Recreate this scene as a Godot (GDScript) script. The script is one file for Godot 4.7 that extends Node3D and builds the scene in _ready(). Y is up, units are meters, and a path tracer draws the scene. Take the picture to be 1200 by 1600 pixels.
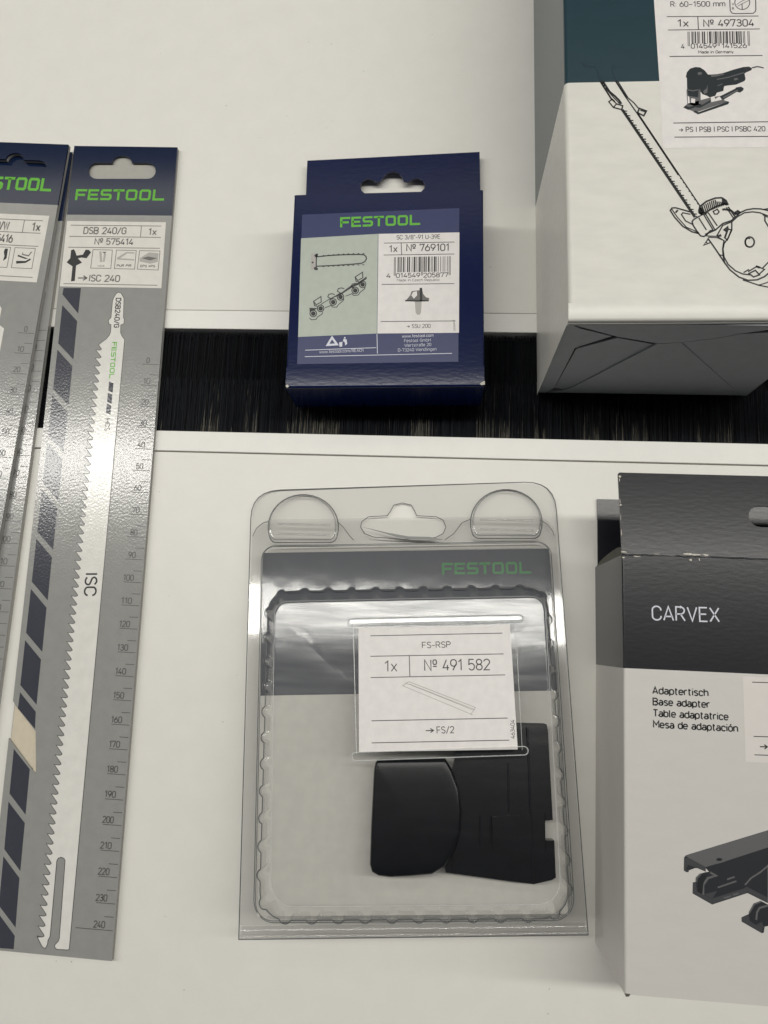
extends Node3D
# A display counter seen from above: packaged tool accessories lying on a white worktop, lit by rows of ceiling tubes.
# Lengths in the builders are millimetres: a = to the right, b = away from the viewer, h = up.

const MM := 0.001
var M := {}
var taken := {}

# stroke letters: width, then polylines x, y, x, y ... on a cap height of 1
const GLYPHS := {
	"0": [0.5, [0.5, 0.75, 0.48, 0.85, 0.43, 0.93, 0.35, 0.98, 0.25, 1, 0.15, 0.98, 0.07, 0.93, 0.02, 0.85, 0, 0.75, 0, 0.25, 0.02, 0.15, 0.07, 0.07, 0.15, 0.02, 0.25, 0, 0.35, 0.02, 0.43, 0.07, 0.48, 0.15, 0.5, 0.25, 0.5, 0.75]],
	"1": [0.34, [0.02, 0.78, 0.24, 1, 0.24, 0]],
	"2": [0.5, [0, 0.79, 0.04, 0.89, 0.12, 0.96, 0.22, 1, 0.32, 0.99, 0.42, 0.93, 0.48, 0.85, 0.5, 0.74, 0.49, 0.69, 0.48, 0.64, 0.45, 0.59, 0, 0, 0.5, 0]],
	"3": [0.5, [0.02, 0.84, 0.07, 0.92, 0.14, 0.98, 0.23, 1, 0.32, 0.98, 0.4, 0.93, 0.45, 0.86, 0.47, 0.76, 0.45, 0.67, 0.4, 0.59, 0.33, 0.54, 0.24, 0.52, 0.16, 0.52], [0.16, 0.52, 0.24, 0.54, 0.34, 0.52, 0.43, 0.46, 0.48, 0.37, 0.5, 0.27, 0.48, 0.16, 0.42, 0.07, 0.33, 0.02, 0.23, 0, 0.13, 0.02, 0.05, 0.09, -0, 0.18]],
	"4": [0.5, [0.3, 1, 0, 0.24, 0.52, 0.24], [0.38, 0.5, 0.38, 0]],
	"5": [0.5, [0.46, 1, 0.05, 1, 0.02, 0.52, 0.13, 0.58, 0.22, 0.62, 0.31, 0.61, 0.4, 0.56, 0.47, 0.46, 0.5, 0.35, 0.49, 0.23, 0.45, 0.12, 0.38, 0.04, 0.28, 0, 0.19, 0.01, 0.1, 0.06, 0.03, 0.16]],
	"6": [0.5, [0.32, 1, 0.05, 0.45], [0.5, 0.37, 0.48, 0.47, 0.43, 0.55, 0.35, 0.6, 0.25, 0.62, 0.15, 0.6, 0.07, 0.55, 0.02, 0.47, 0, 0.37, 0, 0.25, 0.02, 0.15, 0.07, 0.07, 0.15, 0.02, 0.25, 0, 0.35, 0.02, 0.43, 0.07, 0.48, 0.15, 0.5, 0.25, 0.5, 0.37]],
	"7": [0.5, [0, 0.82, 0, 1, 0.5, 1, 0.2, 0]],
	"8": [0.5, [0.48, 0.77, 0.46, 0.86, 0.41, 0.93, 0.34, 0.98, 0.25, 1, 0.16, 0.98, 0.09, 0.93, 0.04, 0.86, 0.02, 0.77, 0.02, 0.75, 0.04, 0.66, 0.09, 0.59, 0.16, 0.54, 0.25, 0.52, 0.34, 0.54, 0.41, 0.59, 0.46, 0.66, 0.48, 0.75, 0.48, 0.77], [0.5, 0.27, 0.48, 0.37, 0.43, 0.45, 0.35, 0.5, 0.25, 0.52, 0.15, 0.5, 0.07, 0.45, 0.02, 0.37, 0, 0.27, 0, 0.25, 0.02, 0.15, 0.07, 0.07, 0.15, 0.02, 0.25, 0, 0.35, 0.02, 0.43, 0.07, 0.48, 0.15, 0.5, 0.25, 0.5, 0.27]],
	"9": [0.5, [0.18, 0, 0.45, 0.55], [0.5, 0.75, 0.48, 0.85, 0.43, 0.93, 0.35, 0.98, 0.25, 1, 0.15, 0.98, 0.07, 0.93, 0.02, 0.85, 0, 0.75, 0, 0.63, 0.02, 0.53, 0.07, 0.45, 0.15, 0.4, 0.25, 0.38, 0.35, 0.4, 0.43, 0.45, 0.48, 0.53, 0.5, 0.63, 0.5, 0.75]],
	"A": [0.58, [0, 0, 0.29, 1, 0.58, 0], [0.09, 0.28, 0.49, 0.28]],
	"B": [0.54, [0, 0.53, 0.28, 0.53, 0.28, 0.53, 0.37, 0.55, 0.44, 0.6, 0.49, 0.68, 0.51, 0.77, 0.49, 0.85, 0.44, 0.93, 0.37, 0.98, 0.28, 1, 0, 1, 0, 0, 0.28, 0, 0.28, 0, 0.38, 0.02, 0.46, 0.08, 0.51, 0.16, 0.53, 0.27, 0.51, 0.37, 0.46, 0.45, 0.38, 0.51, 0.28, 0.53]],
	"C": [0.52, [0.52, 0.7, 0.52, 0.79, 0.47, 0.89, 0.4, 0.96, 0.29, 1, 0.18, 0.99, 0.09, 0.93, 0.02, 0.85, 0, 0.74, 0, 0.26, 0.02, 0.15, 0.09, 0.07, 0.18, 0.01, 0.29, 0, 0.4, 0.04, 0.47, 0.11, 0.52, 0.21, 0.52, 0.3]],
	"D": [0.54, [0, 0, 0, 1, 0.27, 1, 0.27, 1, 0.37, 0.98, 0.45, 0.92, 0.51, 0.83, 0.53, 0.73, 0.53, 0.27, 0.51, 0.17, 0.45, 0.08, 0.37, 0.02, 0.27, 0, 0, 0]],
	"E": [0.46, [0.46, 1, 0, 1, 0, 0, 0.46, 0], [0, 0.52, 0.4, 0.52]],
	"F": [0.46, [0.46, 1, 0, 1, 0, 0], [0, 0.5, 0.4, 0.5]],
	"G": [0.53, [0.52, 0.72, 0.52, 0.79, 0.47, 0.89, 0.4, 0.96, 0.29, 1, 0.18, 0.99, 0.09, 0.93, 0.02, 0.85, 0, 0.74, 0, 0.26, 0.02, 0.16, 0.08, 0.08, 0.16, 0.02, 0.26, 0, 0.36, 0.02, 0.44, 0.08, 0.5, 0.16, 0.52, 0.26, 0.52, 0.5, 0.3, 0.5]],
	"H": [0.54, [0, 0, 0, 1], [0.54, 0, 0.54, 1], [0, 0.52, 0.54, 0.52]],
	"I": [0.06, [0.03, 0, 0.03, 1]],
	"L": [0.44, [0, 1, 0, 0, 0.44, 0]],
	"M": [0.64, [0, 0, 0, 1, 0.32, 0.4, 0.64, 1, 0.64, 0]],
	"N": [0.55, [0, 0, 0, 1, 0.55, 0, 0.55, 1]],
	"O": [0.52, [0.52, 0.74, 0.5, 0.84, 0.44, 0.92, 0.36, 0.98, 0.26, 1, 0.16, 0.98, 0.08, 0.92, 0.02, 0.84, 0, 0.74, 0, 0.26, 0.02, 0.16, 0.08, 0.08, 0.16, 0.02, 0.26, 0, 0.36, 0.02, 0.44, 0.08, 0.5, 0.16, 0.52, 0.26, 0.52, 0.74]],
	"P": [0.5, [0, 0, 0, 1, 0.26, 1, 0.26, 1, 0.36, 0.98, 0.44, 0.92, 0.49, 0.83, 0.51, 0.73, 0.49, 0.63, 0.44, 0.54, 0.36, 0.48, 0.26, 0.46, 0, 0.46]],
	"R": [0.53, [0, 0, 0, 1, 0.26, 1, 0.26, 1, 0.36, 0.98, 0.44, 0.92, 0.49, 0.84, 0.51, 0.74, 0.49, 0.64, 0.44, 0.56, 0.36, 0.5, 0.26, 0.48, 0, 0.48], [0.27, 0.48, 0.53, 0]],
	"S": [0.5, [0.47, 0.82, 0.45, 0.88, 0.38, 0.95, 0.3, 1, 0.2, 0.99, 0.11, 0.95, 0.05, 0.87, 0.02, 0.78, 0.03, 0.68, 0.1, 0.58, 0.4, 0.44, 0.48, 0.37, 0.5, 0.27, 0.48, 0.17, 0.43, 0.08, 0.36, 0.02, 0.26, 0, 0.16, 0.02, 0.08, 0.07, 0.02, 0.15]],
	"T": [0.52, [0, 1, 0.52, 1], [0.26, 1, 0.26, 0]],
	"U": [0.54, [0, 1, 0, 0.27, 0, 0.27, 0.02, 0.17, 0.08, 0.08, 0.17, 0.02, 0.27, 0, 0.37, 0.02, 0.46, 0.08, 0.52, 0.17, 0.54, 0.27, 0.54, 1]],
	"V": [0.56, [0, 1, 0.28, 0, 0.56, 1]],
	"W": [0.84, [0, 1, 0.2, 0, 0.42, 0.9, 0.64, 0, 0.84, 1]],
	"X": [0.54, [0, 1, 0.54, 0], [0, 0, 0.54, 1]],
	"a": [0.44, [0.04, 0.62, 0.12, 0.69, 0.2, 0.72, 0.28, 0.71, 0.36, 0.67, 0.41, 0.6, 0.43, 0.52, 0.43, 0], [0.43, 0.21, 0.41, 0.29, 0.37, 0.36, 0.3, 0.4, 0.21, 0.42, 0.13, 0.4, 0.06, 0.36, 0.02, 0.29, 0, 0.21, 0, 0.21, 0.02, 0.13, 0.06, 0.06, 0.13, 0.02, 0.21, 0, 0.3, 0.02, 0.37, 0.06, 0.41, 0.13, 0.43, 0.21, 0.43, 0.21]],
	"b": [0.46, [0, 1.02, 0, 0], [0.46, 0.49, 0.44, 0.58, 0.39, 0.65, 0.32, 0.7, 0.23, 0.72, 0.14, 0.7, 0.07, 0.65, 0.02, 0.58, 0, 0.49, 0, 0.23, 0.02, 0.14, 0.07, 0.07, 0.14, 0.02, 0.23, 0, 0.32, 0.02, 0.39, 0.07, 0.44, 0.14, 0.46, 0.23, 0.46, 0.49]],
	"c": [0.42, [0.42, 0.5, 0.42, 0.58, 0.37, 0.65, 0.31, 0.7, 0.23, 0.72, 0.14, 0.7, 0.07, 0.66, 0.03, 0.59, 0.01, 0.5, 0.01, 0.22, 0.03, 0.13, 0.07, 0.06, 0.14, 0.02, 0.23, 0, 0.31, 0.02, 0.37, 0.07, 0.42, 0.14]],
	"d": [0.46, [0.46, 1.02, 0.46, 0], [0.46, 0.49, 0.44, 0.58, 0.39, 0.65, 0.32, 0.7, 0.23, 0.72, 0.14, 0.7, 0.07, 0.65, 0.02, 0.58, 0, 0.49, 0, 0.23, 0.02, 0.14, 0.07, 0.07, 0.14, 0.02, 0.23, 0, 0.32, 0.02, 0.39, 0.07, 0.44, 0.14, 0.46, 0.23, 0.46, 0.49]],
	"e": [0.45, [0, 0.37, 0.45, 0.37, 0.45, 0.48, 0.43, 0.57, 0.38, 0.65, 0.31, 0.7, 0.23, 0.72, 0.14, 0.7, 0.07, 0.65, 0.02, 0.57, 0, 0.48, 0, 0.22, 0.02, 0.13, 0.08, 0.05, 0.17, 0.01, 0.26, 0, 0.35, 0.04, 0.42, 0.11]],
	"f": [0.3, [0.3, 1, 0.24, 1.01, 0.19, 1, 0.15, 0.97, 0.12, 0.92, 0.11, 0.86, 0.11, 0], [0, 0.72, 0.28, 0.72]],
	"g": [0.46, [0.46, 0.49, 0.44, 0.58, 0.39, 0.65, 0.32, 0.7, 0.23, 0.72, 0.14, 0.7, 0.07, 0.65, 0.02, 0.58, 0, 0.49, 0, 0.23, 0.02, 0.14, 0.07, 0.07, 0.14, 0.02, 0.23, 0, 0.32, 0.02, 0.39, 0.07, 0.44, 0.14, 0.46, 0.23, 0.46, 0.49], [0.46, 0.72, 0.46, -0.08, 0.46, -0.06, 0.44, -0.14, 0.38, -0.21, 0.3, -0.25, 0.2, -0.26, 0.11, -0.22, 0.05, -0.16]],
	"h": [0.44, [0, 1.02, 0, 0], [0, 0.5, 0, 0.54, 0.04, 0.62, 0.11, 0.69, 0.19, 0.72, 0.28, 0.71, 0.37, 0.66, 0.42, 0.59, 0.44, 0.5, 0.44, 0]],
	"i": [0.06, [0.03, 0, 0.03, 0.72], [0.03, 0.9, 0.03, 1]],
	"l": [0.12, [0.03, 1.02, 0.03, 0.08, 0.12, 0]],
	"m": [0.74, [0, 0, 0, 0.72], [0, 0.53, 0.01, 0.6, 0.05, 0.66, 0.11, 0.71, 0.18, 0.72, 0.26, 0.71, 0.32, 0.66, 0.36, 0.6, 0.37, 0.53, 0.37, 0], [0.37, 0.53, 0.38, 0.6, 0.42, 0.66, 0.48, 0.71, 0.56, 0.72, 0.63, 0.71, 0.69, 0.66, 0.73, 0.6, 0.74, 0.53, 0.74, 0]],
	"n": [0.44, [0, 0, 0, 0.72], [0, 0.5, 0.02, 0.58, 0.06, 0.66, 0.14, 0.7, 0.22, 0.72, 0.3, 0.7, 0.38, 0.66, 0.42, 0.58, 0.44, 0.5, 0.44, 0]],
	"o": [0.46, [0.46, 0.49, 0.44, 0.58, 0.39, 0.65, 0.32, 0.7, 0.23, 0.72, 0.14, 0.7, 0.07, 0.65, 0.02, 0.58, 0, 0.49, 0, 0.23, 0.02, 0.14, 0.07, 0.07, 0.14, 0.02, 0.23, 0, 0.32, 0.02, 0.39, 0.07, 0.44, 0.14, 0.46, 0.23, 0.46, 0.49]],
	"ó": [0.46, [0.46, 0.49, 0.44, 0.58, 0.39, 0.65, 0.32, 0.7, 0.23, 0.72, 0.14, 0.7, 0.07, 0.65, 0.02, 0.58, 0, 0.49, 0, 0.23, 0.02, 0.14, 0.07, 0.07, 0.14, 0.02, 0.23, 0, 0.32, 0.02, 0.39, 0.07, 0.44, 0.14, 0.46, 0.23, 0.46, 0.49], [0.2, 0.86, 0.34, 1.06]],
	"p": [0.46, [0, 0.72, 0, -0.26], [0.46, 0.49, 0.44, 0.58, 0.39, 0.65, 0.32, 0.7, 0.23, 0.72, 0.14, 0.7, 0.07, 0.65, 0.02, 0.58, 0, 0.49, 0, 0.23, 0.02, 0.14, 0.07, 0.07, 0.14, 0.02, 0.23, 0, 0.32, 0.02, 0.39, 0.07, 0.44, 0.14, 0.46, 0.23, 0.46, 0.49]],
	"r": [0.3, [0, 0, 0, 0.72], [0, 0.5, 0.02, 0.59, 0.07, 0.66, 0.14, 0.71, 0.23, 0.72, 0.31, 0.7]],
	"s": [0.4, [0.38, 0.58, 0.35, 0.65, 0.29, 0.7, 0.22, 0.72, 0.14, 0.71, 0.07, 0.67, 0.03, 0.61, 0.02, 0.54, 0.04, 0.47, 0.3, 0.34, 0.36, 0.28, 0.4, 0.22, 0.4, 0.14, 0.37, 0.08, 0.31, 0.03, 0.23, 0, 0.15, 0.01, 0.08, 0.04, 0.03, 0.09]],
	"t": [0.3, [0.1, 0.95, 0.1, 0.15, 0.1, 0.14, 0.11, 0.08, 0.15, 0.03, 0.2, 0, 0.26, 0], [0, 0.72, 0.28, 0.72]],
	"u": [0.44, [0, 0.72, 0, 0.22, 0, 0.22, 0.02, 0.14, 0.06, 0.06, 0.14, 0.02, 0.22, 0, 0.3, 0.02, 0.38, 0.06, 0.42, 0.14, 0.44, 0.22, 0.44, 0.72], [0.44, 0.72, 0.44, 0]],
	"w": [0.66, [0, 0.72, 0.16, 0, 0.33, 0.62, 0.5, 0, 0.66, 0.72]],
	"x": [0.42, [0, 0.72, 0.42, 0], [0, 0, 0.42, 0.72]],
	"y": [0.44, [0, 0.72, 0.22, 0], [0.44, 0.72, 0.14, -0.26]],
	"z": [0.4, [0, 0.72, 0.4, 0.72, 0, 0, 0.4, 0]],
	"ß": [0.48, [0, 0, 0, 0.76, 0, 0.76, 0.02, 0.86, 0.06, 0.94, 0.14, 1, 0.22, 1.02, 0.3, 1, 0.38, 0.94, 0.42, 0.86, 0.44, 0.76, 0.3, 0.56, 0.3, 0.56, 0.38, 0.51, 0.45, 0.43, 0.48, 0.32, 0.47, 0.21, 0.43, 0.1, 0.36, 0.03, 0.27, 0, 0.18, 0.02]],
	"-": [0.34, [0, 0.4, 0.34, 0.4]],
	"–": [0.46, [0, 0.4, 0.46, 0.4]],
	".": [0.06, [0.03, 0, 0.03, 0.12]],
	"/": [0.4, [0, -0.08, 0.4, 1.04]],
	":": [0.08, [0.04, 0.08, 0.04, 0.2], [0.04, 0.52, 0.04, 0.64]],
	"|": [0.06, [0.03, -0.02, 0.03, 1.04]],
	"\"": [0.2, [0.02, 1, 0.02, 0.74], [0.18, 1, 0.18, 0.74]],
	"→": [0.66, [0, 0.4, 0.66, 0.4], [0.4, 0.72, 0.66, 0.4, 0.4, 0.08]],
	"º": [0.34, [0.32, 0.85, 0.31, 0.91, 0.28, 0.96, 0.23, 0.99, 0.17, 1, 0.11, 0.99, 0.06, 0.96, 0.03, 0.91, 0.02, 0.85, 0.02, 0.71, 0.03, 0.65, 0.06, 0.6, 0.11, 0.57, 0.17, 0.56, 0.23, 0.57, 0.28, 0.6, 0.31, 0.65, 0.32, 0.71, 0.32, 0.85], [0, 0.38, 0.34, 0.38]],
	" ": [0.22],
}
const LOGO_GLYPHS := {
	"F": [0.8, [0.1, 0, 0.1, 0.9, 0.84, 0.9], [0.1, 0.48, 0.72, 0.48]],
	"E": [0.8, [0.8, 0.9, 0.1, 0.9, 0.1, 0.1, 0.8, 0.1], [0.1, 0.5, 0.72, 0.5]],
	"S": [0.8, [0.8, 0.9, 0.16, 0.9, 0.1, 0.82, 0.1, 0.58, 0.16, 0.5, 0.68, 0.5, 0.76, 0.42, 0.76, 0.18, 0.68, 0.1, 0.02, 0.1]],
	"T": [0.82, [0, 0.9, 0.82, 0.9], [0.41, 0.9, 0.41, 0]],
	"O": [0.86, [0.43, 0.1, 0.18, 0.1, 0.1, 0.2, 0.1, 0.8, 0.18, 0.9, 0.68, 0.9, 0.76, 0.8, 0.76, 0.2, 0.68, 0.1, 0.43, 0.1]],
	"L": [0.78, [0.1, 1, 0.1, 0.1, 0.86, 0.1]],
}


func _ready() -> void:
	# camera
	var cam := Camera3D.new()
	cam.name = "camera"
	cam.transform = Transform3D(Basis(Vector3(0.997120, -0.063796, -0.041013), Vector3(-0.029266, 0.175226, -0.984093), Vector3(0.069968, 0.982459, 0.172855)), Vector3(0, 0.32, 0))
	cam.fov = 69.4161
	cam.near = 0.01
	cam.far = 20.0
	cam.current = true
	add_child(cam)
	# the dim hall all round; no sky and no sun indoors
	var env := Environment.new()
	env.background_mode = Environment.BG_COLOR
	env.background_color = Color(0.06, 0.061, 0.064).linear_to_srgb()
	env.tonemap_mode = Environment.TONE_MAPPER_LINEAR
	env.tonemap_exposure = 1.0
	env.sdfgi_enabled = true
	env.ssao_enabled = true
	env.ssil_enabled = true
	var we := WorldEnvironment.new()
	we.name = "environment"
	we.environment = env
	add_child(we)
	materials()
	# rows of ceiling tubes, running left to right beyond the far edge of the counter
	tube_lamp(504, 6.25, "ceiling tube light nearest to the counter")
	tube_lamp(1370, 0.45, "dimmer ceiling tube light farther from the counter")
	worktop()
	brush_strip()
	blade_cards()
	chain_box()
	guide_box()
	adapter_box()
	blister_pack()


# ---------- materials ----------

func noise_tex(freq: float, seed_: int, octaves := 3, normal := false, strength := 4.0, ramp: Gradient = null, kind := FastNoiseLite.TYPE_SIMPLEX_SMOOTH, size := 512) -> NoiseTexture2D:
	var n := FastNoiseLite.new()
	n.noise_type = kind
	n.seed = seed_
	n.frequency = freq
	n.fractal_octaves = octaves
	var t := NoiseTexture2D.new()
	t.width = size
	t.height = size
	t.seamless = true
	t.noise = n
	t.as_normal_map = normal
	t.bump_strength = strength
	if ramp:
		t.color_ramp = ramp
	return t


func ramp(a: float, b: float) -> Gradient:
	var g := Gradient.new()
	g.set_color(0, Color(a, a, a))
	g.set_color(1, Color(b, b, b))
	return g


var tex := {}

func mat(called: String, r: int, g: int, b: int, rough: float, spec := 0.5, bump := "", bump_cm := 0.0, grain := "", scale := 20.0) -> StandardMaterial3D:
	var m := StandardMaterial3D.new()
	m.resource_name = called
	m.albedo_color = Color8(r, g, b)
	m.roughness = rough
	m.metallic_specular = spec
	m.uv1_triplanar = true
	m.uv1_scale = Vector3.ONE * scale
	if bump:
		m.heightmap_enabled = true
		m.heightmap_texture = tex[bump]
		m.heightmap_scale = bump_cm
	if grain:
		m.albedo_texture = tex[grain]
	M[called] = m
	return m


func materials() -> void:
	tex["peel"] = noise_tex(0.1, 3, 3)
	tex["fibre"] = noise_tex(0.06, 5, 4)
	tex["board"] = noise_tex(0.02, 7, 4, false, 4.0, ramp(0.962, 1.0))
	tex["mottle"] = noise_tex(0.02, 9, 5, false, 4.0, ramp(0.985, 1.0))
	tex["wave"] = noise_tex(0.006, 11, 2)
	tex["scuff"] = noise_tex(0.012, 13, 5, false, 4.0, ramp(0.55, 1.0))
	tex["streak"] = noise_tex(0.014, 17, 4, false, 4.0, ramp(0.4, 1.0))
	mat("worktop", 233, 231, 225, 0.4, 0.5, "fibre", 0.0006, "mottle", 6.0)
	mat("profile", 238, 237, 232, 0.4, 0.5, "fibre", 0.0004, "mottle", 9.0)
	mat("gap", 30, 30, 30, 0.9)
	mat("channel", 8, 8, 10, 0.9)
	var br := mat("bristle", 255, 255, 255, 0.55, 0.35)
	br.vertex_color_use_as_albedo = true
	mat("silver_card", 156, 156, 153, 0.16, 0.62, "peel", 0.0028, "board", 14.0)
	mat("blade_white", 236, 234, 229, 0.16, 0.62, "peel", 0.0028, "board", 14.0)
	mat("slate_print", 68, 70, 80, 0.16, 0.62, "peel", 0.0028, "board", 14.0)
	mat("header_navy", 17, 32, 62, 0.12, 0.5, "peel", 0.0003, "board", 14.0)
	mat("card_label", 228, 224, 217, 0.42, 0.5, "", 0.0, "board", 14.0)
	mat("logo_green", 104, 184, 62, 0.3)
	mat("logo_green_dark", 54, 124, 68, 0.4)
	mat("card_edge", 176, 174, 168, 0.6, 0.4, "fibre", 0.001, "board", 24.0)
	mat("kraft", 214, 204, 184, 0.8, 0.3, "fibre", 0.002, "board", 24.0)
	mat("ink", 62, 60, 62, 0.5)
	mat("ink_black", 26, 28, 32, 0.45)
	mat("ink_grey", 108, 106, 104, 0.5)
	mat("rule_ink", 92, 92, 92, 0.3)
	mat("ink_light", 176, 173, 168, 0.5)
	mat("carton_navy", 11, 25, 68, 0.18, 0.38, "fibre", 0.0014, "board", 14.0)
	mat("label_violet", 46, 54, 100, 0.42, 0.5, "fibre", 0.001, "board", 20.0)
	mat("label_green", 183, 191, 181, 0.45, 0.5, "fibre", 0.001, "board", 20.0)
	mat("label_white", 234, 230, 228, 0.45, 0.5, "fibre", 0.001, "board", 20.0)
	mat("print_pale", 214, 216, 228, 0.45)
	mat("worn_paper", 218, 212, 200, 0.8, 0.3, "fibre", 0.002, "board", 40.0)
	mat("carton_teal", 40, 64, 73, 0.26, 0.5, "fibre", 0.0012, "board", 14.0)
	mat("teal_ghost", 30, 52, 62, 0.33)
	mat("carton_white", 228, 226, 219, 0.32, 0.5, "fibre", 0.0008, "board", 14.0)
	mat("carton_black", 27, 28, 34, 0.26, 0.52, "fibre", 0.0011, "board", 12.0)
	mat("adapter_white", 210, 207, 203, 0.4, 0.5, "fibre", 0.0014, "mottle", 14.0)
	mat("adapter_label", 222, 217, 213, 0.45, 0.5, "fibre", 0.001, "mottle", 14.0)
	mat("inner_board", 92, 92, 84, 0.8, 0.3)
	mat("grey_board", 172, 176, 181, 0.5, 0.4, "fibre", 0.0012, "board", 14.0)
	mat("print_dark", 38, 40, 45, 0.42)
	mat("print_mid", 66, 67, 71, 0.42)
	mat("print_soft", 98, 98, 100, 0.42)
	mat("print_teal_black", 24, 34, 40, 0.42)
	mat("insert_grey", 74, 77, 85, 0.45, 0.5, "", 0.0, "board", 14.0)
	mat("insert_white", 212, 210, 203, 0.5, 0.5, "", 0.0, "board", 14.0)
	mat("black_plastic", 11, 13, 22, 0.26, 0.42, "fibre", 0.0006, "scuff", 12.0)
	mat("polished_ridge", 14, 16, 24, 0.16, 0.6)
	mat("housing", 225, 225, 225, 0.5)
	mat("film_edge", 96, 99, 100, 0.25)
	mat("gap_shadow_grey", 120, 121, 119, 0.3)  # grey for the shadow sliver in the hang hole
	for k in ["carton_black", "carton_teal", "carton_white", "adapter_white", "carton_navy"]:
		M[k].uv1_scale = Vector3(6.0, 14.0, 17.0)
	var film := mat("clear_film", 255, 255, 255, 0.07, 0.62, "wave", 0.0022, "", 22.0)
	film.transparency = BaseMaterial3D.TRANSPARENCY_ALPHA
	film.albedo_color = Color(0.12, 0.13, 0.14, 0.09)
	var dome := mat("dome_film", 255, 255, 255, 0.17, 0.62, "wave", 0.0035, "", 22.0)
	dome.transparency = BaseMaterial3D.TRANSPARENCY_ALPHA
	dome.albedo_color = Color(0.12, 0.13, 0.14, 0.09)
	dome.roughness_texture = tex["streak"]
	dome.roughness_texture_channel = BaseMaterial3D.TEXTURE_CHANNEL_RED
	dome.uv1_scale = Vector3(3.0, 12.0, 26.0)
	var sheet := mat("clear_sheet", 255, 255, 255, 0.06, 0.5, "wave", 0.004, "", 16.0)
	sheet.transparency = BaseMaterial3D.TRANSPARENCY_ALPHA
	sheet.albedo_color = Color(0.12, 0.13, 0.14, 0.07)
	var rim := mat("glint_rim", 245, 246, 246, 0.15, 0.62)  # pale see-through white, painted highlights along the film's raised edges
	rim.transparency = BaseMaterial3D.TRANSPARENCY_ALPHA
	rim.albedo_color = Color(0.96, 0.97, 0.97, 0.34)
	var glow := mat("tube_glow", 255, 250, 240, 0.5)
	glow.emission_enabled = true
	glow.emission = Color(1.0, 0.97, 0.9)
	glow.emission_energy_multiplier = 1.0


# ---------- geometry ----------

class Geo:
	var v := PackedVector3Array()
	var n := PackedVector3Array()
	var c := PackedColorArray()
	func tri(p: Vector3, q: Vector3, r: Vector3, np: Vector3, nq: Vector3, nr: Vector3) -> void:   # counter-clockwise from outside
		v.append_array([p, r, q])
		n.append_array([np, nr, nq])
	func quad(p: Vector3, q: Vector3, r: Vector3, s: Vector3) -> void:
		var d := (r - p).cross(s - q).normalized()
		tri(p, q, r, d, d, d)
		tri(p, r, s, d, d, d)
	func mesh() -> ArrayMesh:
		var a := []
		a.resize(Mesh.ARRAY_MAX)
		a[Mesh.ARRAY_VERTEX] = v
		a[Mesh.ARRAY_NORMAL] = n
		if c.size() == v.size():
			a[Mesh.ARRAY_COLOR] = c
		var m := ArrayMesh.new()
		m.add_surface_from_arrays(Mesh.PRIMITIVE_TRIANGLES, a)
		return m


func P(a: float, b: float, h: float) -> Vector3:
	return Vector3(a, h, -b) * MM


func thing(called: String, label: String, category: String, a: float, b: float, h := 0.0, group := "") -> Node3D:
	var o := Node3D.new()
	taken[called] = taken.get(called, -1) + 1
	o.name = called if taken[called] == 0 else "%s_%03d" % [called, taken[called]]
	add_child(o)
	o.position = P(a, b, h)
	o.set_meta("label", label)
	o.set_meta("category", category)
	if group:
		o.set_meta("group", group)
	return o


func part(called: String, g: Geo, m: Material, parent: Node3D, label := "") -> MeshInstance3D:
	var o := MeshInstance3D.new()
	o.name = called
	o.mesh = g.mesh()
	o.material_override = m
	o.cast_shadow = GeometryInstance3D.SHADOW_CASTING_SETTING_ON
	if label:
		o.set_meta("label", label)
	parent.add_child(o, true)
	return o


func pts(f: Array) -> PackedVector2Array:
	var out := PackedVector2Array()
	for i in range(0, f.size(), 2):
		out.append(Vector2(f[i], f[i + 1]))
	return out


func fill(g: Geo, poly: PackedVector2Array, h: float, up := true) -> void:
	var idx := Geometry2D.triangulate_polygon(poly)
	var d := Vector3.UP if up else Vector3.DOWN
	for i in range(0, idx.size(), 3):
		var p := poly[idx[i]]
		var q := poly[idx[i + 1]]
		var r := poly[idx[i + 2]]
		if ((q - p).cross(r - p) < 0) == up:
			var t := q
			q = r
			r = t
		g.tri(P(p.x, p.y, h), P(q.x, q.y, h), P(r.x, r.y, h), d, d, d)


func prism(g: Geo, poly: PackedVector2Array, h0: float, h1: float) -> void:
	if Geometry2D.is_polygon_clockwise(poly):
		poly.reverse()
	# in Godot's y-down sense "clockwise" is counter-clockwise here; settle it by area
	var area := 0.0
	for i in poly.size():
		area += poly[i].cross(poly[(i + 1) % poly.size()])
	if area < 0:
		poly.reverse()
	fill(g, poly, h1)
	fill(g, poly, h0, false)
	for i in poly.size():
		var p := poly[i]
		var q := poly[(i + 1) % poly.size()]
		g.quad(P(p.x, p.y, h0), P(q.x, q.y, h0), P(q.x, q.y, h1), P(p.x, p.y, h1))


func block(called: String, m: Material, parent: Node3D, a0: float, a1: float, b0: float, b1: float, h0: float, h1: float, edge := 0.2) -> MeshInstance3D:
	var g := Geo.new()
	var lo := pts([a0, b0, a1, b0, a1, b1, a0, b1])
	var hi := pts([a0 + edge, b0 + edge, a1 - edge, b0 + edge, a1 - edge, b1 - edge, a0 + edge, b1 - edge])
	fill(g, hi, h1)
	fill(g, lo, h0, false)
	for i in 4:
		var j := (i + 1) % 4
		g.quad(P(lo[i].x, lo[i].y, h0), P(lo[j].x, lo[j].y, h0), P(lo[j].x, lo[j].y, h1 - edge), P(lo[i].x, lo[i].y, h1 - edge))
		g.quad(P(lo[i].x, lo[i].y, h1 - edge), P(lo[j].x, lo[j].y, h1 - edge), P(hi[j].x, hi[j].y, h1), P(hi[i].x, hi[i].y, h1))
	return part(called, g, m, parent)


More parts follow.
